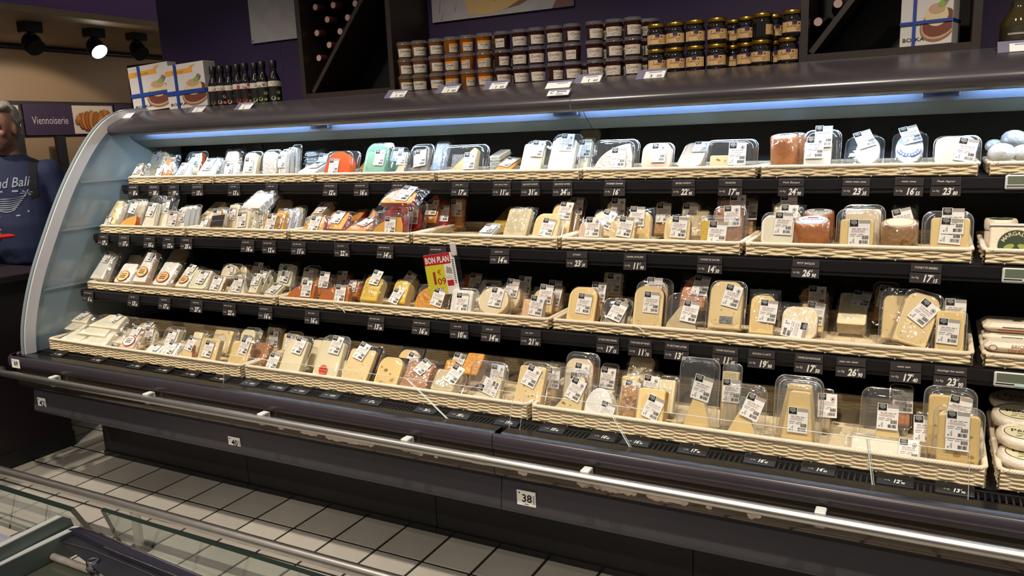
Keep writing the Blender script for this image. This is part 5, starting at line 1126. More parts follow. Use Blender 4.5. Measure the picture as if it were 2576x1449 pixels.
# white gift boxes with blue ribbon
BXW = mat('white_carton', '#c9c3c2', .5); RIB = mat('blue_ribbon', '#23408f', .45); BXO = mat('orange_band', '#d79a3c', .5); WOOD1 = mat('printed_board', '#8a6244', .5); WOOD2 = mat('printed_board_rim', '#b89478', .5); CHB = mat('printed_cheese', '#cdbb94', .5); MAROON = mat('printed_maroon', '#6e3a2c', .5)
def gift(label, px0, px1, py_b, py_t, y, side=.07, roll=0, z0=ZT, full=True, rz=0):
    xl, xr = x_at(px0, y, z0+.1), x_at(px1, y, z0+.1); w_ = xr-xl; cx = (xl+xr)/2; h_ = at((px0+px1)/2, py_t, 'y', y).z-z0
    T = thing('cheese_curler_box', label, 'box', M=Matrix.Translation((cx, y, z0+abs(math.sin(R(roll)))*w_/2)) @ Matrix.Rotation(R(rz), 4, 'Z') @ Matrix.Rotation(R(90), 4, 'X') @ Matrix.Rotation(R(roll), 4, 'Z'), group='white gift boxes with blue ribbon')
    q = MB(); q.box((0, h_/2, -side/2), (w_, h_, side), BXW, bev=.0015); q.build('carton', T)
    q = MB(); e = .0008; X = lambda u: -w_/2+u*w_; Y = lambda v: v*h_
    q.poly([(X(.0), Y(.76), e), (X(.72), Y(.79), e), (X(.70), Y(.88), e), (X(.80), Y(.96), e), (X(.66), Y(.93), e), (X(.64), Y(.89), e), (X(.0), Y(.87), e)], BXO)
    put_text(q, 'Cheese curler', X(.33), Y(.80), h_*.075, WOOD1, e*1.6, shear=.15)
    def el(cu, cv, ru, rv, mt_, zz, rot=0):
        pts = []
        for i in range(28):
            a = 2*math.pi*i/28; x, y_ = ru*math.cos(a), rv*math.sin(a); c, s2 = math.cos(R(rot)), math.sin(R(rot)); pts.append((min(X(1)-.0005, X(cu)+(x*c-y_*s2)*w_), Y(cv)+(x*s2+y_*c)*h_, zz))
        q.poly(pts, mt_)
    el(.74, .30, .36, .25, WOOD1, e, 15); el(.75, .315, .345, .225, WOOD2, e*1.5, 15); el(.76, .33, .33, .20, MAROON, e*2, 15); el(.70, .45, .22, .17, CHB, e*2.6, 0); el(.70, .55, .16, .08, WOOD2, e*3.2, 0); el(.80, .62, .09, .05, BGRN, e*3.8, 20); el(.86, .68, .05, .05, mat('printed_mauve', '#8a6a6e', .5), e*4.2)
    q.ell(X(.195), Y(.105), h_*.022, h_*.030, CHB, e)
    put_text(q, 'BOSKA', X(.27), Y(.075), h_*.085, INK, e*1.4, bold=.008, width=w_*.42)
    q.build('front_print', T)
    q = MB(); rw = w_*.065; q.rect(X(.28)-rw/2, 0, X(.28)+rw/2, h_, RIB, .0046); q.rect(X(0), Y(.36)-rw/2, X(1), Y(.36)+rw/2, RIB, .0052); q.box((w_/2+.001, Y(.36), -side/2), (.001, rw, side), RIB); q.box((X(.28), h_+.001, -side/2), (rw, .001, side), RIB); q.build('ribbon', T)
    return T
gift('white gift box with blue ribbon, half hidden at the end of the hood', 336, 428, 285, 165, YJ+.0, .06, 3, rz=4)
gift('white gift box with blue ribbon standing before the dressing bottles', 416, 522, 280, 160, YJ-.035, .07, 1, rz=-4)
# shelf-edge labels lying on the hood slope
HOLD = mat('clear_label_holder', '#77758c', .2)
def hood_label(px, py, w_, h_, label, lines, white=.7, cat='label'):
    # find the point on the slope between (2.615,1.630) and (2.80,1.699)
    n = Vector((0, -(1.699-1.630), 2.80-2.615)).normalized(); p0 = Vector((0, 2.615, 1.630)); d = ray(px, py); tt = (p0-EYE).dot(n)/d.dot(n); p = EYE+d*tt
    sl = math.atan2(.069, .185)
    T = thing('hood_price_label', label, cat, M=Matrix.Translation(p+n*.014) @ Matrix.Rotation(sl+R(20), 4, 'X'), group='price labels on the hood')
    q = MB(); q.box((0, 0, 0), (w_, h_, .0015), HOLD); q.build('holder', T)
    q = MB(); q.rect(-w_*.5+w_*(1-white), -h_*.48, w_*.47, h_*.25, PAPER, .0011)
    for t_, x_, y_, s_ in lines: put_text(q, t_, w_*x_, h_*y_, h_*s_, INK, .0015, bold=.015)
    q.rect(w_*-.1, h_*.1, w_*.35, h_*.16, BLUEINK, .0015); q.build('paper', T)
L1 = [('1', .05, -.40, .42), ('60', .30, -.40, .34)]
for i, (px, py, ls) in enumerate(((500, 281, [('7', .05, -.4, .4)]), (618, 274, [('2', .05, -.4, .4)]), (1000, 244, L1), (1130, 232, L1), (1250, 223, L1), (1482, 207, L1), (1640, 196, [('3', .02, -.4, .42), ('50', .3, -.4, .34)]), (2562, 128, []), (322, 296, []))):
    hood_label(px, py, .105, .052, 'small price label on the hood, %s' % ('below the ribboned boxes', 'below the dressing bottles', 'below the light brown jars', 'below the amber jars', 'below the first dark jars', 'below the last dark jars', 'below the gold-lid jars', 'at the right edge of the frame', 'at the end panel')[i], ls, .72)
hood_label(1408, 222, .10, .045, 'white rating-plate sticker on the hood', [('1 1 1', .1, .0, .22)], 1.0, 'sticker')
T = hood_label(1408, 242, .085, .036, 'white maker sticker reading Bonnet Neve on the hood', [('Bonnet', .12, -.05, .36), ('Neve', .06, -.40, .36), ('C', -.3, -.25, .6)], 1.0, 'sticker')
q = MB(); q.rect(-.02, -.012, .02, .012, mat('orange_sticker', '#d9692a', .5), 0); sl = math.atan2(.069, .185); p = at(535, 278, 'y', 2.745)
tag(link('orange_sticker', q.mesh('orange_sticker'), None, M=Matrix.Translation(p+Vector((0, -.003, .004))) @ Matrix.Rotation(sl, 4, 'X')), 'small orange sticker on the hood below the boxes', 'sticker')
# ------------------------------------------------------------------ wine racks
RACK = mat('dark_wood_frame', '#2a1f1a', .45, var=.15, vscale=6, stretch=(1, 1, 8)); RACKI = mat('black_rack_inside', '#0d0a0c', .6)
WB = mat('wine_bottle_glass', '#0a0c0a', .08, spec=.8); CAPS = mat('pink_capsule_end', '#b79a92', .4); CAPR = mat('red_capsule', '#4a1c20', .4)
def rack(label, px0, px1, yfr, bottles, diag):
    x0, x1 = x_at(px0, yfr, 1.9), x_at(px1, yfr, 1.9); T = thing('wine_rack', label, 'wine rack', loc=(x0, yfr, ZT+.002), group='dark wooden wine racks'); w_ = x1-x0; h_ = .66; dp = YW-yfr-.004; f = .024
    for nm, c, d in (('side_panel', (f/2, dp/2, h_/2), (f, dp, h_)), ('side_panel', (w_-f/2, dp/2, h_/2), (f, dp, h_)), ('bottom_board', (w_/2, dp/2, f/2), (w_-2*f-.001, dp, f)), ('top_board', (w_/2, dp/2, h_-f/2), (w_-2*f-.001, dp, f)), ('back_board', (w_/2, dp-.004, h_/2), (w_-2*f-.002, .006, h_-2*f))):
        q = MB(); q.box(c, d, RACK if nm != 'back_board' else RACKI); q.build(nm, T)
    q = MB(); a = Vector((diag[0], 0, f)); b = Vector((diag[1], 0, h_-f)); dv = (b-a); L = dv.length; an = math.atan2(dv.z, dv.x)
    M = Matrix.Translation((a+b)/2) @ Matrix.Rotation(-an, 4, 'Y'); q.box((0, dp/2, 0), (L-.012, dp-.012, .018), RACK, M); q.build('diagonal_shelf', T)
    return T, x0
YR = 2.83
T, rx = rack('dark wooden wine rack with diagonal shelf between poster and jars', 752, 986, YR, None, (.055, .60-.03))
wine = [(793, 18), (838, 13), (893, 9), (765, 51), (823, 49), (874, 44), (797, 83), (855, 79), (771, 116), (828, 113), (802, 146), (780, 179)]
for i, (px, py) in enumerate(wine):
    p = at(px, py, 'y', YR+.06); t = thing('wine_bottle', 'dark wine bottle lying in the rack, capsule outwards, %s from the top' % (NUM14[i]), 'bottle', M=Matrix.Translation(p) @ Matrix.Rotation(R(-90), 4, 'X'), group='wine bottles lying in the rack')
    q = MB(); q.lathe([(.0145, .002), (.0145, .07), (.016, .09), (.033, .13), (.0345, .15), (.0345, .215), (.03, .222)], WB, 16); q.build('glass', t)
    q = MB(); q.lathe([(.0004, 0), (.012, 0), (.0155, .002), (.0152, .05)], CAPR, 16, cap=False); q.ell(0, 0, .0135, .0135, CAPS, -.0006, n=16); q.build('capsule', t)
T, rx = rack('dark wooden wine rack with a ribboned box at the right', 2016, 2478, YR, None, (.03, .50))
for i, (px, py) in enumerate(((2058, 55), (2108, 9))):
    p = at(px, py, 'y', YR+.05); t = thing('wine_bottle', 'dark wine bottle in the right rack, %s one' % ('lower', 'upper')[i], 'bottle', M=Matrix.Translation(p) @ Matrix.Rotation(R(-90), 4, 'X'), group='wine bottles lying in the rack')
    q = MB(); q.lathe([(.0145, .002), (.0145, .07), (.016, .09), (.033, .13), (.0345, .15), (.0345, .215), (.03, .222)], WB, 16); q.build('glass', t)
    q = MB(); q.lathe([(.0004, 0), (.012, 0), (.0155, .002), (.0152, .05)], CAPR, 16, cap=False); q.ell(0, 0, .0135, .0135, CAPS, -.0006, n=16); q.build('capsule', t)
gift('white gift box with blue ribbon inside the right wine rack', 2264, 2400, 120, -50, YR+.03, .10, 0, z0=ZT+.028, rz=-13)
q = MB(); q.lathe([(.04, 0), (.045, .005), (.045, .07), (.03, .10), (.02, .115), (.02, .13)], mat('olive_oil_glass', '#3a3013', .08, spec=.8), 20); T = thing('oil_bottle', 'dark olive bottle at the upper right edge of the frame', 'bottle', loc=(x_at(2560, YR+.02, ZT+.06), YR+.02, ZT)); q.build('bottle', T)
q = MB(); label_band(q, .0457, .02, .06, -1.0, 1.0, mat('dark_olive_label', '#2a2412', .5)); label_band(q, .0460, .035, .040, -.6, .6, GREYBOX); q.build('paper_label', T)
# wall posters
WWOOD = mat('whitewashed_board_print', '#b9b3b5', .5, var=.12, vscale=12, stretch=(1, 1, 1)); PY_ = mat('poster_cheese_yellow', '#d6b476', .5); PBR = mat('poster_brown', '#8a5a34', .5); PSC = mat('poster_scratch', '#7c5a4e', .5)
def poster(label, px0, px1, py_b, h_, art):
    x0, x1 = at(px0, py_b, 'y', YW-.012).x, at(px1, py_b, 'y', YW-.012).x; z0 = at((px0+px1)/2, py_b, 'y', YW-.012).z; w_ = x1-x0
    T = thing('wall_poster', label, 'poster', M=Matrix.Translation((x0, YW-.012, z0)) @ Matrix.Rotation(R(90), 4, 'X'), group='wall posters')
    q = MB(); q.box((w_/2, h_/2, -.004), (w_, h_, .008), WWOOD); q.build('board', T); q = MB(); art(q, w_, h_); q.build('printed_picture', T)
def art1(q, w_, h_):
    q.ell(.01, .012, .004, .004, INK, .0006, n=10)
    for k in range(8): q.poly([(w_*random.uniform(.3, .5), h_*(.3+.05*k), .0006), (w_*.98, h_*(.27+.05*k), .0006), (w_*.98, h_*(.272+.05*k), .0006)], PINKINK)
    q.ell(w_*.45, h_*.62, w_*.25, h_*.12, CHB, .0008)
poster('large pale board poster beside the left wine rack', 633, 748, 103, .75, art1)
def art2(q, w_, h_):
    q.poly([(w_*.28, h_*.02, .0006), (w_*.42, h_*.01, .0006), (w_*.55, h_*.03, .0006), (w_*.8, h_*.12, .0006), (w_, h_*.2, .0006), (w_, h_, .0006), (w_*.2, h_, .0006), (w_*.22, h_*.2, .0006)], PY_)
    q.poly([(w_*.55, h_*.03, .001), (w_*.64, h_*.04, .001), (w_*.96, h_*.16, .001), (w_, h_*.2, .001), (w_, h_*.23, .001), (w_*.8, h_*.13, .001)], PBR)
    q.poly([(w_*.86, h_*.0, .0008), (w_, 0, .0008), (w_, h_*.15, .0008), (w_*.94, h_*.12, .0008)], PSC)
    for k in range(26):
        x, y = w_*random.uniform(.01, .2), h_*random.uniform(.0, .5); q.poly([(x, y, .0008), (x+w_*.004, y, .0008), (x+w_*.02, y+h_*random.uniform(.03, .12), .0008)], PSC)
    for k in range(10): q.ell(w_*random.uniform(.3, .7), h_*random.uniform(.08, .5), .006, .004, mat('poster_hole', '#b5873f', .5), .001, n=8)
poster('wide poster of yellow cheese on whitewashed boards above the jars', 1087, 1443, 36, .75, art2)

# ------------------------------------------------------------------ bakery corner in the distance (left wall of the shop)
XB = -8.0
TAN = mat('tan_wall', '#8d7358', .55, var=.1, vscale=1.2); TANC = mat('tan_soffit', '#9a8468', .6, var=.08, vscale=1)
zc = at(200, 124, 'x', XB).z
q = MB(); q.box((XB-.06, 5.5, zc/2), (.12, 12, zc), TAN); struct(q.build('wall_left'), 'tan wall of the bakery corner', 'wall')
xb2 = -6.3; zb2 = at(200, 47, 'x', xb2).z
q = MB(); q.box(((XB+xb2)/2-.2, 5.5, zc+.03), (xb2-XB+.6, 12, .05), TANC); struct(q.build('ceiling'), 'tan ceiling soffit above the bakery corner', 'ceiling')
q = MB(); q.box((xb2+.0, 5.5, zb2+.55), (.14, 12, 1.1), mat('purple_bulkhead', '#7d5c9c', .55, var=.06, vscale=1)); struct(q.build('trim_1'), 'purple bulkhead band above the bakery corner', 'bulkhead')
q = MB(); q.tube([(XB+.03, 0, zc-.03), (XB+.03, 11, zc-.03)], .025, BLACK, 8); tag(q.build('ceiling_track'), 'dark track along the top of the tan wall', 'track')
SIGNP = mat('sign_purple', '#33203c', .5); SIGNT = mat('sign_lettering', '#b9adb0', .5); PICW = mat('picture_white', '#c9b9a8', .5)
CR1 = mat('croissant_brown', '#9a5a24', .5); CR2 = mat('croissant_light', '#b8742f', .5); CR3 = mat('croissant_dark', '#6d3a16', .5)
def wsign(px0, px1, py0, py1, word, label, picpx=None, food=True):
    a = at(px0, py0, 'x', XB+.032); b = at(px1, py0, 'x', XB+.032); zt = a.z; zl = at((px0+px1)/2, py1, 'x', XB+.032).z; w_ = b.y-a.y; h_ = zt-zl
    M = Matrix.Translation((XB+.032, a.y, zl)) @ Matrix(((0, 0, 1, 0), (1, 0, 0, 0), (0, 1, 0, 0), (0, 0, 0, 1)))
    T = thing('bakery_sign', label, 'sign', M=M, group='bakery signs on the far wall'); q = MB(); q.box((w_/2, h_/2, -.01), (w_, h_, .02), SIGNP); q.build('board', T)
    if picpx:
        u = at(picpx, (py0+py1)/2, 'x', XB+.032).y-a.y; q = MB(); q.rect(u, h_*.03, w_*.985, h_*.97, PICW, .002); pw = w_-u
        zz = .003
        for cu, cv, sc, flip in () if not food else ((.76, .58, .26, -1), (.84, .40, .2, 1), (.22, .52, .22, -1), (.42, .44, .36, 1)):
            for j in range(7):
                f_ = (j-3)/3; rr = (1-.55*f_*f_)*sc; q.ell(u+pw*(cu+flip*f_*sc*.75), h_*(cv-.10*f_*f_), pw*rr*.30, h_*rr*1.05, CR3, zz, n=16, rot=-18*f_*flip); q.ell(u+pw*(cu+flip*f_*sc*.75+.008), h_*(cv-.10*f_*f_+.02), pw*rr*.26, h_*rr*.95, (CR1, CR2)[j % 2], zz+.0004, n=16, rot=-18*f_*flip); zz += .0009
        q.build('picture', T); tw = u
    else: tw = w_
    if word: q = MB(); put_text(q, word, tw*.52, h_*.36, h_*.36, SIGNT, .002, width=tw*.74 if picpx else None); q.build('lettering', T)
q = MB(); a_, b_ = at(-150, 250, 'x', XB+.004), at(520, 250, 'x', XB+.004); zt_, zl_ = at(170, 256, 'x', XB+.004).z, at(170, 344, 'x', XB+.004).z; q.box((XB+.004, (a_.y+b_.y)/2, (zt_+zl_)/2), (.008, b_.y-a_.y, zt_-zl_), mat('dark_sign_band', '#231a1c', .6)); tag(q.build('sign_band'), 'dark band on the tan wall carrying the bakery signs', 'panel')
wsign(55, 283, 261, 339, 'Viennoiserie', 'purple bakery sign reading Viennoiserie with a croissant picture', 184)
wsign(287, 420, 262, 338, '', 'dark purple bakery sign farther along the wall')
wsign(-120, 46, 260, 340, '', 'pale picture sign behind the man', -60, False)
# shelving and bread under the signs
q = MB(); ya, yb = at(-60, 400, 'x', XB+.2).y, at(420, 400, 'x', XB+.2).y; zs = at(180, 400, 'x', XB+.3).z
T = thing('bakery_shelf', 'dark framed bakery shelving below the signs', 'shelf', loc=(XB+.2, (ya+yb)/2, 0)); L = yb-ya
zp = at(180, 341, 'x', XB+.2).z
for k in range(6): q.box((.0, -L/2+k*L/5, zp/2), (.05, .09, zp), BLACK)
q.build('post', T); q = MB(); q.box((.05, 0, zs-.12), (.45, L, .05), BLACK); q.box((.05, 0, zs-.5), (.45, L, .05), BLACK); q.build('board', T)
for k, (px, c, nm) in enumerate(((148, '#7a4a24', 'brown'), (166, '#c9bca8', 'white'), (180, '#5f3a1c', 'dark'), (120, '#8a5a2c', 'golden'))):
    p = at(px, 415, 'x', XB+.35); q = MB(); q.lathe([(.015, -.10), (.04, -.08), (.05, 0), (.04, .08), (.015, .10)], mat('bread_'+nm, c, .6, var=.2, vscale=20), 12, Matrix.Rotation(R(90), 4, 'X'))
    tag(q.build('bread_loaf', None, (XB+.3, p.y, zs-.422)), '%s loaf on the far bakery shelf' % nm, 'bread', 'loaves on the far shelf')
# ceiling spotlights under the bulkhead
for k, (px, py, lit) in enumerate(((73, 56, 0), (234, 70, 1), (341, 79, 0))):
    xs_ = xb2-.35; p = at(px, py, 'x', xs_)
    T = thing('track_spotlight', ('black spotlight nearest the left edge', 'glowing spotlight in the middle of three', 'black spotlight nearest the purple wall')[k]+' under the bulkhead', 'spotlight', loc=p, group='spotlights under the bulkhead')
    q = MB(); q.box((0, 0, 0), (.12, .15, .17), BLACK, bev=.006); q.build('gear_box', T)
    q = MB(); q.tube([(0, 0, -.08), (0, 0, -.11)], .02, BLACK, 8); q.tube([(0, .08*math.cos(R(a)), -.17+.08*math.sin(R(a))) for a in range(0, 361, 20)], .010, BLACK, 6, cap=False); q.build('yoke', T)
    q = MB(); Mx = Matrix.Translation((0, 0, -.17)) @ Matrix.Rotation(R(130), 4, 'Y'); q.lathe([(.03, -.07), (.055, -.05), (.07, .03), (.075, .06)], BLACK, 14, Mx); q.ell(0, 0, .07, .07, mat('lit_lamp_lens', (1, .9, .72, 1), .3, emit=30) if lit else BLACKG, .0605, Mx); q.build('lamp_head', T)
    if lit:
        l = bpy.data.lights.new('bakery_lamp', 'SPOT'); l.energy = 40; l.spot_size = R(110); l.color = SPOT_WARM; l.shadow_soft_size = .06; o = bpy.data.objects.new('bakery_lamp', l); COL.objects.link(o); o.parent = T; o.location = (-.1, 0, -.28); o.rotation_euler = (0, R(40), 0)
p = at(364, 215, 'y', 4.2); q = MB(); q.box((p.x, 4.25, 1.1), (.38, .08, 2.1), mat('black_column', '#171316', .6)); tag(q.build('dark_column'), 'black panel standing behind the ribboned boxes', 'panel')
# dark counter block beside the case
q = MB(); CNT = mat('dark_plum_counter', '#1d1218', .45, var=.08); T = thing('service_counter', 'dark plum counter block beside the cheese case', 'counter', loc=(-4.35, 1.7, 0))
q.box((0, 0, .45), (.90, 1.3, .90), CNT); q.build('body', T); q = MB(); q.box((0, 0, .92), (.94, 1.34, .04), CNT, bev=.006); q.build('top', T); q = MB(); q.box((.0, 0, .04), (.91, 1.31, .08), BLACK); q.build('plinth', T)

# ------------------------------------------------------------------ man at the left edge
def ellip(q, c, r, mt, M=None, n=14):
    rings = []
    for i in range(1, n):
        a = math.pi*i/n-math.pi/2; rings.append([(c[0]+r[0]*math.cos(a)*math.cos(2*math.pi*k/n), c[1]+r[1]*math.cos(a)*math.sin(2*math.pi*k/n), c[2]+r[2]*math.sin(a)) for k in range(n)])
    q.loft(rings, mt, M)
def limb(q, pts, mt, n=12):
    q.tube([p[0] for p in pts], [p[1] for p in pts], mt, n)
    for p, r in (pts[0], pts[-1]): ellip(q, p, (r, r, r), mt, n=10)
def torso(q, rings, mt, n=20):
    q.loft([[(cx+rx*math.cos(2*math.pi*k/n), cy+ry*math.sin(2*math.pi*k/n), z) for k in range(n)] for z, rx, ry, cx, cy in rings], mt)
def fuse(q, name, voxel, mt, parent, sm=6):
    o = q.build(name+'_raw'); md = o.modifiers.new('r', 'REMESH'); md.mode = 'VOXEL'; md.voxel_size = voxel; md.use_smooth_shade = True
    s2 = o.modifiers.new('s', 'SMOOTH'); s2.factor = .5; s2.iterations = sm
    bpy.context.view_layer.update(); me = bpy.data.meshes.new_from_object(o.evaluated_get(bpy.context.evaluated_depsgraph_get())); me.materials.clear(); me.materials.append(mt)
    for p in me.polygons: p.use_smooth = True; p.material_index = 0
    me.name = name; bpy.data.objects.remove(o); return link(name, me, parent)
SKIN = mat('weathered_skin', '#9c7462', .5, sss=.1, var=.08, vscale=12); HAIR = mat('grey_hair', '#a89f94', .7, var=.35, vscale=40, bump=.6, bscale=90); SHIRT = mat('navy_tshirt', '#182347', .8, var=.12, vscale=8, bump=.12, bscale=14); TROU = mat('grey_trousers', '#4d4a46', .8, var=.1); SHOE = mat('dark_shoes', '#241f1c', .5)
HM = at(2, 266, 'y', 2.62); px_, py_ = HM.x, HM.y; HT = HM.z
man = thing('person', 'grey-haired person in navy printed T-shirt holding a red object at the left edge', 'person', M=Matrix.Translation((px_-.0, py_+.0, 0)) @ Matrix.Rotation(R(46), 4, 'Z') @ Matrix.Scale(HT/1.70, 4))
q = MB()  # body: front is -y, his left is +x
hx, hy, hz = -.01, -.05, 1.585; hr = R(-12)
HMx = Matrix.Translation((hx, hy, hz)) @ Matrix.Rotation(hr, 4, 'Z') @ Matrix.Rotation(R(8), 4, 'X')
ellip(q, (0, .015, .02), (.076, .095, .098), SKIN, HMx, 18); ellip(q, (0, -.02, -.045), (.060, .075, .072), SKIN, HMx, 16); ellip(q, (0, -.045, -.085), (.036, .042, .032), SKIN, HMx)
ellip(q, (0, -.098, -.022), (.014, .022, .020), SKIN, HMx, 10); ellip(q, (0, -.088, .004), (.010, .012, .026), SKIN, HMx, 8); ellip(q, (0, -.086, -.062), (.026, .010, .006), SKIN, HMx, 10); ellip(q, (0, -.085, -.073), (.023, .010, .006), SKIN, HMx, 10)
for s in (-1, 1):
    ellip(q, (s*.030, -.082, .022), (.020, .012, .007), SKIN, HMx, 8); ellip(q, (s*.040, -.068, -.02), (.022, .022, .02), SKIN, HMx, 8); ellip(q, (s*.078, .000, -.012), (.010, .020, .034), SKIN, HMx, 10)
limb(q, [((-.005, -.02, 1.52), .056), ((-.0, .0, 1.44), .060), ((0, .01, 1.38), .075)], SKIN)
torso(q, [(1.40, .12, .09, 0, .01), (1.34, .17, .105, 0, .01), (1.2, .165, .12, 0, 0), (1.05, .16, .135, 0, -.01), (.93, .165, .13, 0, 0), (.84, .16, .12, 0, .0)], SKIN)
def hand(q, w, d, up, spread, curl, s):
    """palm plus five bent fingers of unequal length; w wrist, d finger direction, up = back of the hand"""
    w = Vector(w); d = Vector(d).normalized(); up = Vector(up).normalized(); sd = d.cross(up).normalized()
    limb(q, [(tuple(w), .025), (tuple(w+d*.04), .029), (tuple(w+d*.075), .027)], SKIN, 10)
    for s2 in (-1, 1): limb(q, [(tuple(w+d*.03+sd*.016*s2), .017), (tuple(w+d*.08+sd*.020*s2), .016)], SKIN, 8)
    for i, ln in enumerate((.066, .075, .070, .055)):
        b = w+d*.085+sd*(.030-.020*i); c = curl; p1 = b+(d*math.cos(c*.5)-up*math.sin(c*.5))*ln*.5; p2 = p1+(d*math.cos(c*1.2)-up*math.sin(c*1.2))*ln*.32; p3 = p2+(d*math.cos(c*1.9)-up*math.sin(c*1.9))*ln*.25
        limb(q, [(tuple(b), .0092), (tuple(p1), .0088), (tuple(p2), .0082), (tuple(p3), .0072)], SKIN, 8)
    b = w+d*.025+sd*.026*s; p1 = b+(d*.5+sd*.7*s-up*.3).normalized()*.035; p2 = p1+(d*.9+sd*.25*s-up*.3).normalized()*.028; p3 = p2+(d*1.0-up*.35).normalized()*.02
    limb(q, [(tuple(b), .014), (tuple(p1), .0115), (tuple(p2), .010), (tuple(p3), .0085)], SKIN, 8)
RS, RE, RW = (-.172, .01, 1.345), (-.26, -.06, 1.10), (-.12, -.30, 1.06)   # right arm bent forward, holding
LS, LE, LW = (.172, .01, 1.345), (.235, .02, 1.09), (.27, -.06, .87)       # left arm hanging
limb(q, [(RS, .054), ((-.235, -.02, 1.23), .048), (RE, .042), ((-.19, -.19, 1.075), .040), (RW, .028)], SKIN); limb(q, [(LS, .054), ((.235, .015, 1.23), .048), (LE, .042), ((.268, -.02, .99), .038), (LW, .027)], SKIN)
hand(q, RW, (.75, -.62, .02), (-.25, -.5, .85), 0, .75, -1); hand(q, LW, (.0, -.25, -1), (1, -.1, 0), 0, .45, -1)
for s in (-1, 1): limb(q, [((s*.085, .0, .86), .088), ((s*.095, -.005, .64), .076), ((s*.1, -.01, .48), .058), ((s*.1, .01, .34), .058), ((s*.1, .015, .10), .040), ((s*.1, .01, .06), .042)], SKIN); limb(q, [((s*.1, .02, .045), .038), ((s*.105, -.08, .035), .034), ((s*.11, -.15, .026), .024)], SKIN)
fuse(q, 'body', .0075, SKIN, man, 4)
q = MB(); ellip(q, (0, .050, .046), (.080, .082, .086), HAIR, HMx, 18); ellip(q, (0, .085, -.02), (.068, .042, .07), HAIR, HMx, 14)
for s in (-1, 1): ellip(q, (s*.066, .055, .030), (.016, .036, .035), HAIR, HMx, 10); ellip(q, (s*.03, -.012, .105), (.04, .05, .020), HAIR, HMx, 10)
for k in range(40):
    a, b = random.uniform(0, 6.28), random.uniform(-.2, 1.2); ellip(q, (.080*math.cos(a)*math.cos(b), .055+.082*abs(math.sin(a))*math.cos(b), .044+.086*math.sin(b)), (.016, .016, .011), HAIR, HMx, 6)
hb_ = fuse(q, 'hair', .008, HAIR, man, 3)
EYE_ = mat('dark_eye', '#1c1512', .2); q = MB()
for s in (-1, 1): ellip(q, (s*.030, -.080, .008), (.013, .008, .006), EYE_, HMx, 8)
q.build('eye', man); q = MB()
for s in (-1, 1): ellip(q, (s*.030, -.090, .026), (.019, .006, .005), HAIR, HMx, 8)
q.build('eyebrow', man)
q = MB(); torso(q, [(1.445, .075, .072, 0, .01), (1.425, .10, .085, 0, .012), (1.395, .14, .10, 0, .012), (1.35, .172, .118, 0, .012), (1.28, .180, .130, 0, .0), (1.2, .178, .138, 0, -.005), (1.08, .180, .155, 0, -.02), (.96, .184, .160, 0, -.02), (.87, .184, .15, 0, -.01)], SHIRT, 24)
for S, E in ((RS, RE), (LS, LE)):
    S = Vector(S); E = Vector(E); limb(q, [(tuple(S+Vector((0, 0, .0))), .072), (tuple(S.lerp(E, .45)), .066), (tuple(S.lerp(E, .78)), .064)], SHIRT, 14)
sh_o = fuse(q, 't_shirt', .010, SHIRT, man, 5)
q = MB(); torso(q, [(.90, .178, .142, 0, -.005), (.84, .182, .140, 0, 0), (.78, .175, .135, 0, 0)], TROU)
for s in (-1, 1): limb(q, [((s*.088, .0, .82), .105), ((s*.098, -.005, .62), .092), ((s*.102, -.01, .46), .076), ((s*.102, .01, .30), .070), ((s*.102, .015, .09), .066)], TROU)
fuse(q, 'trousers', .011, TROU, man, 4)
for s in (-1, 1):
    q = MB(); limb(q, [((s*.1, .03, .045), .046), ((s*.105, -.08, .040), .044), ((s*.112, -.17, .032), .032)], SHOE); fuse(q, 'shoe', .01, SHOE, man, 3)
# print on the chest follows the cloth
bm_v = [v.co.copy() for v in sh_o.data.vertices]; bvh = BVHTree.FromPolygons(bm_v, [tuple(p.vertices) for p in sh_o.data.polygons])
def on_cloth(vs, off=.004):
    out = []
    for x, z in vs:
        hit = bvh.ray_cast(Vector((x, -.6, z)), Vector((0, 1, 0)))[0]; out.append((x, (hit.y if hit else -.15)-off, z))
    return out
SPR = mat('pale_blue_shirt_print', '#8f98ad', .8); q = MB()
vs, fs = text('Ubud Bali', .070, shear=.25, bold=.012); q.add(on_cloth([(v[0]*.80-.01, v[1]+1.275+v[0]*.05) for v in vs]), fs, SPR)
q.add(on_cloth([(-.05, 1.252), (.05, 1.252), (.05, 1.261), (-.05, 1.261)]), [(0, 1, 2, 3)], SPR)
for k in range(7):
    pts = [(-.12+.012*k+(.20-.02*k)*i/8, 1.232-.011*k-.012*math.sin(math.pi*i/8)) for i in range(9)]; q.add(on_cloth([(x, z) for x, z in pts]+[(x, z-.0055) for x, z in reversed(pts)]), [list(range(18))], SPR)
for k in range(6): a = R(60*k); q.add(on_cloth([(.085, 1.245), (.085+.030*math.cos(a), 1.245+.018*math.sin(a)), (.085+.024*math.cos(a+.4), 1.245+.014*math.sin(a+.4))]), [(0, 1, 2)], SPR)
for k in range(2): q.add(on_cloth([(-.10+.04*k, 1.145-.018*k), (.09-.04*k, 1.145-.018*k), (.09-.04*k, 1.152-.018*k), (-.10+.04*k, 1.152-.018*k)]), [(0, 1, 2, 3)], SPR)
q.build('chest_print', man)
q = MB()
STR = mat('black_strap', '#1b1a1d', .7); rings = []
for k in range(15):
    th = R(-25+k*12.5); dr = Vector((0, -math.cos(th), math.sin(th))); row_ = []
    for sx_ in (-.016, .016):
        o_ = Vector((.118+sx_, .005, 1.27)); far_ = o_+dr*.6; hit = bvh.ray_cast(far_, -dr)[0] or o_+dr*.13; row_.append((hit+dr*.004, hit-dr*.004))
    rings.append([tuple(row_[0][0]), tuple(row_[1][0]), tuple(row_[1][1]), tuple(row_[0][1])])
q.loft(rings, STR, None, True, True, False); q.build('shoulder_strap', man)
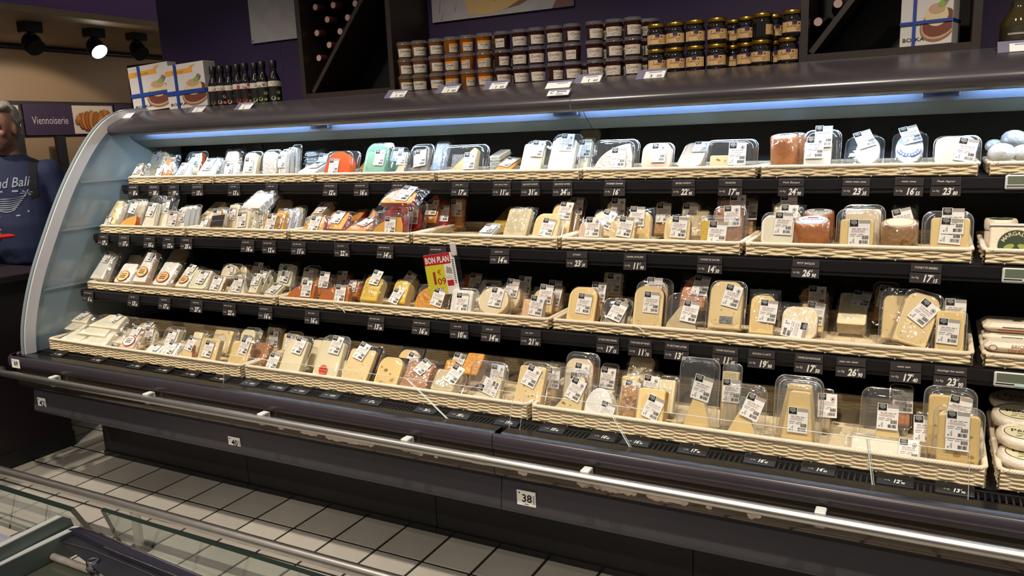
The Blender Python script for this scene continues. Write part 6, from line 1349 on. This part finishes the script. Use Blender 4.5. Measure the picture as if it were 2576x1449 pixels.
q = MB(); MW = man.matrix_basis @ Matrix.Translation((-.02, -.40, 1.045)) @ Matrix.Rotation(R(35), 4, 'Z'); q.box((0, 0, 0), (.17, .08, .016), mat('red_plastic', '#c0221f', .35), bev=.006)
tag(link('red_case', q.mesh('red_case'), None, M=MW), 'flat red case held in the hand of the person', 'case')

# ------------------------------------------------------------------ trolley rail and island freezer in the foreground
q = MB(); yr, zr_ = 1.76, .170
T = thing('trolley_guard_rail', 'floor-standing steel guard rail crossing the lower left', 'guard rail', loc=(0, 0, 0))
q.tube([(-3.8, yr, zr_), (.9, yr, zr_)], .0200, STEEL, 18); q.build('rail', T)
for px in (346, -60, 1180):
    x = x_at(px, yr, .08); q = MB(); q.tube([(x, yr, .0), (x, yr, .10), (x, yr, zr_-.012)], [.017, .017, .019], STEEL, 14); ps = q.build('post', T); q = MB(); q.lathe([(.050, 0), (.051, .005), (.044, .010), (.018, .012)], mat('dark_steel_foot', '#4a4643', .35, metal=.8), 22, Matrix.Translation((x, yr, 0))); q.build('foot_plate', ps)
fz = thing('island_freezer', 'glass-sided island freezer with grey lid frames at the lower left corner', 'freezer', loc=(0, 0, 0))
GLE = mat('green_glass_edge', '#1f2d26', .2, spec=.7)
def W(px, py, z): return at(px, py, 'z', z)
def thick(q, quad, th, mt, emt):
    n = (quad[1]-quad[0]).cross(quad[3]-quad[0]).normalized()*th; b = [v+n for v in quad]
    q.add(list(quad), [(0, 1, 2, 3)], mt); q.add(b, [(3, 2, 1, 0)], mt)
    for i in range(4): j = (i+1) % 4; q.add([quad[i], quad[j], b[j], b[i]], [(0, 1, 2, 3)], emt)
def low(p, px, py, dz):       # point below p on the leaning pane, seen at px
    return at(px, py, 'z', p.z-dz)
TL, TR_ = W(-260, 1150, .80), W(177, 1287, .80); BR_ = at(300, 1427, 'z', .52); BL_ = TL+(BR_-TR_)
q = MB(); thick(q, [TL, TR_, BR_, BL_], .010, GLASS, GLE); q.build('glass_pane', fz)
TL, TR_ = W(253, 1285, .80), W(1060, 1535, .80); TR_ = TL+(TR_-TL)*1.9; BL_ = at(345, 1455, 'z', .52); BR_ = TR_+(BL_-TL)
q = MB(); thick(q, [TL, TR_, BR_, BL_], .008, GLASS, GLE); q.build('glass_pane', fz)
GRYF = mat('grey_lid_frame', '#d2d4d6', .4); GRNF = mat('green_grey_frame', '#7b847e', .35)
def bar(pxy, w_top, name, drop, zt=.80):
    a, b = W(*pxy[0], zt), W(*pxy[1], zt); d = (b-a).normalized(); s_ = Vector((d.y, -d.x, 0)); q = MB()
    if s_.x < 0: s_ = -s_
    e = b+d*.015+Vector((0, 0, -.012)); path = [a-d*.3, b, e, e+d*.012+Vector((0, 0, -.05))]
    q.loft([[p+s_*0, p+s_*w_top, p+s_*w_top+Vector((0, 0, -.012)), p+Vector((0, 0, -.012))] for p in path], GRYF, None, True, True, False)
    q.loft([[p+s_*w_top, p+s_*(w_top+.004), p+s_*(w_top+.004)+Vector((0, 0, -drop)), p+s_*w_top+Vector((0, 0, -drop))] for p in path], GRNF, None, True, True, False)
    q.build(name, fz)
bar(((0, 1366), (143, 1296)), .014, 'lid_frame', .040); bar(((0, 1412), (188, 1322)), .014, 'lid_frame', .05, .775)
DARKP = clear('smoky_plastic', .10, .6, .06, .06, tint=(.25, .24, .26, 1)); PURP = mat('violet_reflection_plastic', '#2d2a38', .12, spec=.8, coat=.5)
q = MB(); zl = .765
pts = [W(*p, zl) for p in ((150, 1350), (165, 1338), (200, 1333), (232, 1346), (300, 1377), (450, 1441), (640, 1520), (500, 1560), (300, 1480), (225, 1420), (160, 1372))]
q.poly(pts, mat('dark_lid_panel', '#34353a', .22, var=.25, vscale=14)); q.poly([W(*p, zl-.03) for p in ((40, 1412), (88, 1384), (320, 1470), (0, 1500), (-40, 1450))], mat('dim_green_glass', '#4d5247', .15, spec=.7)); q.build('sliding_lid', fz)
q = MB(); q.tube([W(p[0], p[1], zl+.004) for p in ((172, 1338), (205, 1340), (245, 1358), (310, 1388), (450, 1447), (640, 1527))], [.006, .012, .014, .014, .014, .014], PURP, 12); q.build('lid_handle', fz)  # violet colour stands in for a purple reflection in clear plastic
q = MB(); q.tube([W(p[0], p[1], zl+.006) for p in ((168, 1337), (153, 1346), (147, 1355), (152, 1363), (180, 1369), (230, 1383), (330, 1424), (460, 1480))], .0011, CHROME, 6); q.tube([W(p[0], p[1], zl+.017) for p in ((262, 1376), (310, 1396), (450, 1452), (600, 1515))], .0013, CHROME, 6); q.build('chrome_edge', fz)
q = MB(); q.tube([W(p[0], p[1], zl-.02) for p in ((88, 1384), (175, 1415), (300, 1462))], .007, mat('worn_grey_strip', '#98918d', .5, var=.2, vscale=40), 8); q.build('grey_strip', fz)
p = W(233, 1415, zl); q = MB(); q.lathe([(.011, -.03), (.011, .004), (.009, .006), (.006, .004)], CHROME, 16, Matrix.Translation(p)); q.box((p.x+.012, p.y-.012, p.z-.004), (.018, .010, .006), CHROME, bev=.001); q.build('lid_lock', fz)
q = MB(); a = W(120, 1390, .74); q.box((a.x-.1, .2, .25), (3.2, 1.1, .44), mat('dark_freezer_body', '#23262a', .4)); q.build('body', fz)
q = MB(); b_ = W(-15, 1350, .70); q.box((b_.x-.05, b_.y-.02, .66), (.16, .10, .06), mat('lavender_carton', '#a9a6bd', .5), bev=.004); tag(q.build('frozen_carton'), 'lavender carton inside the island freezer', 'carton')
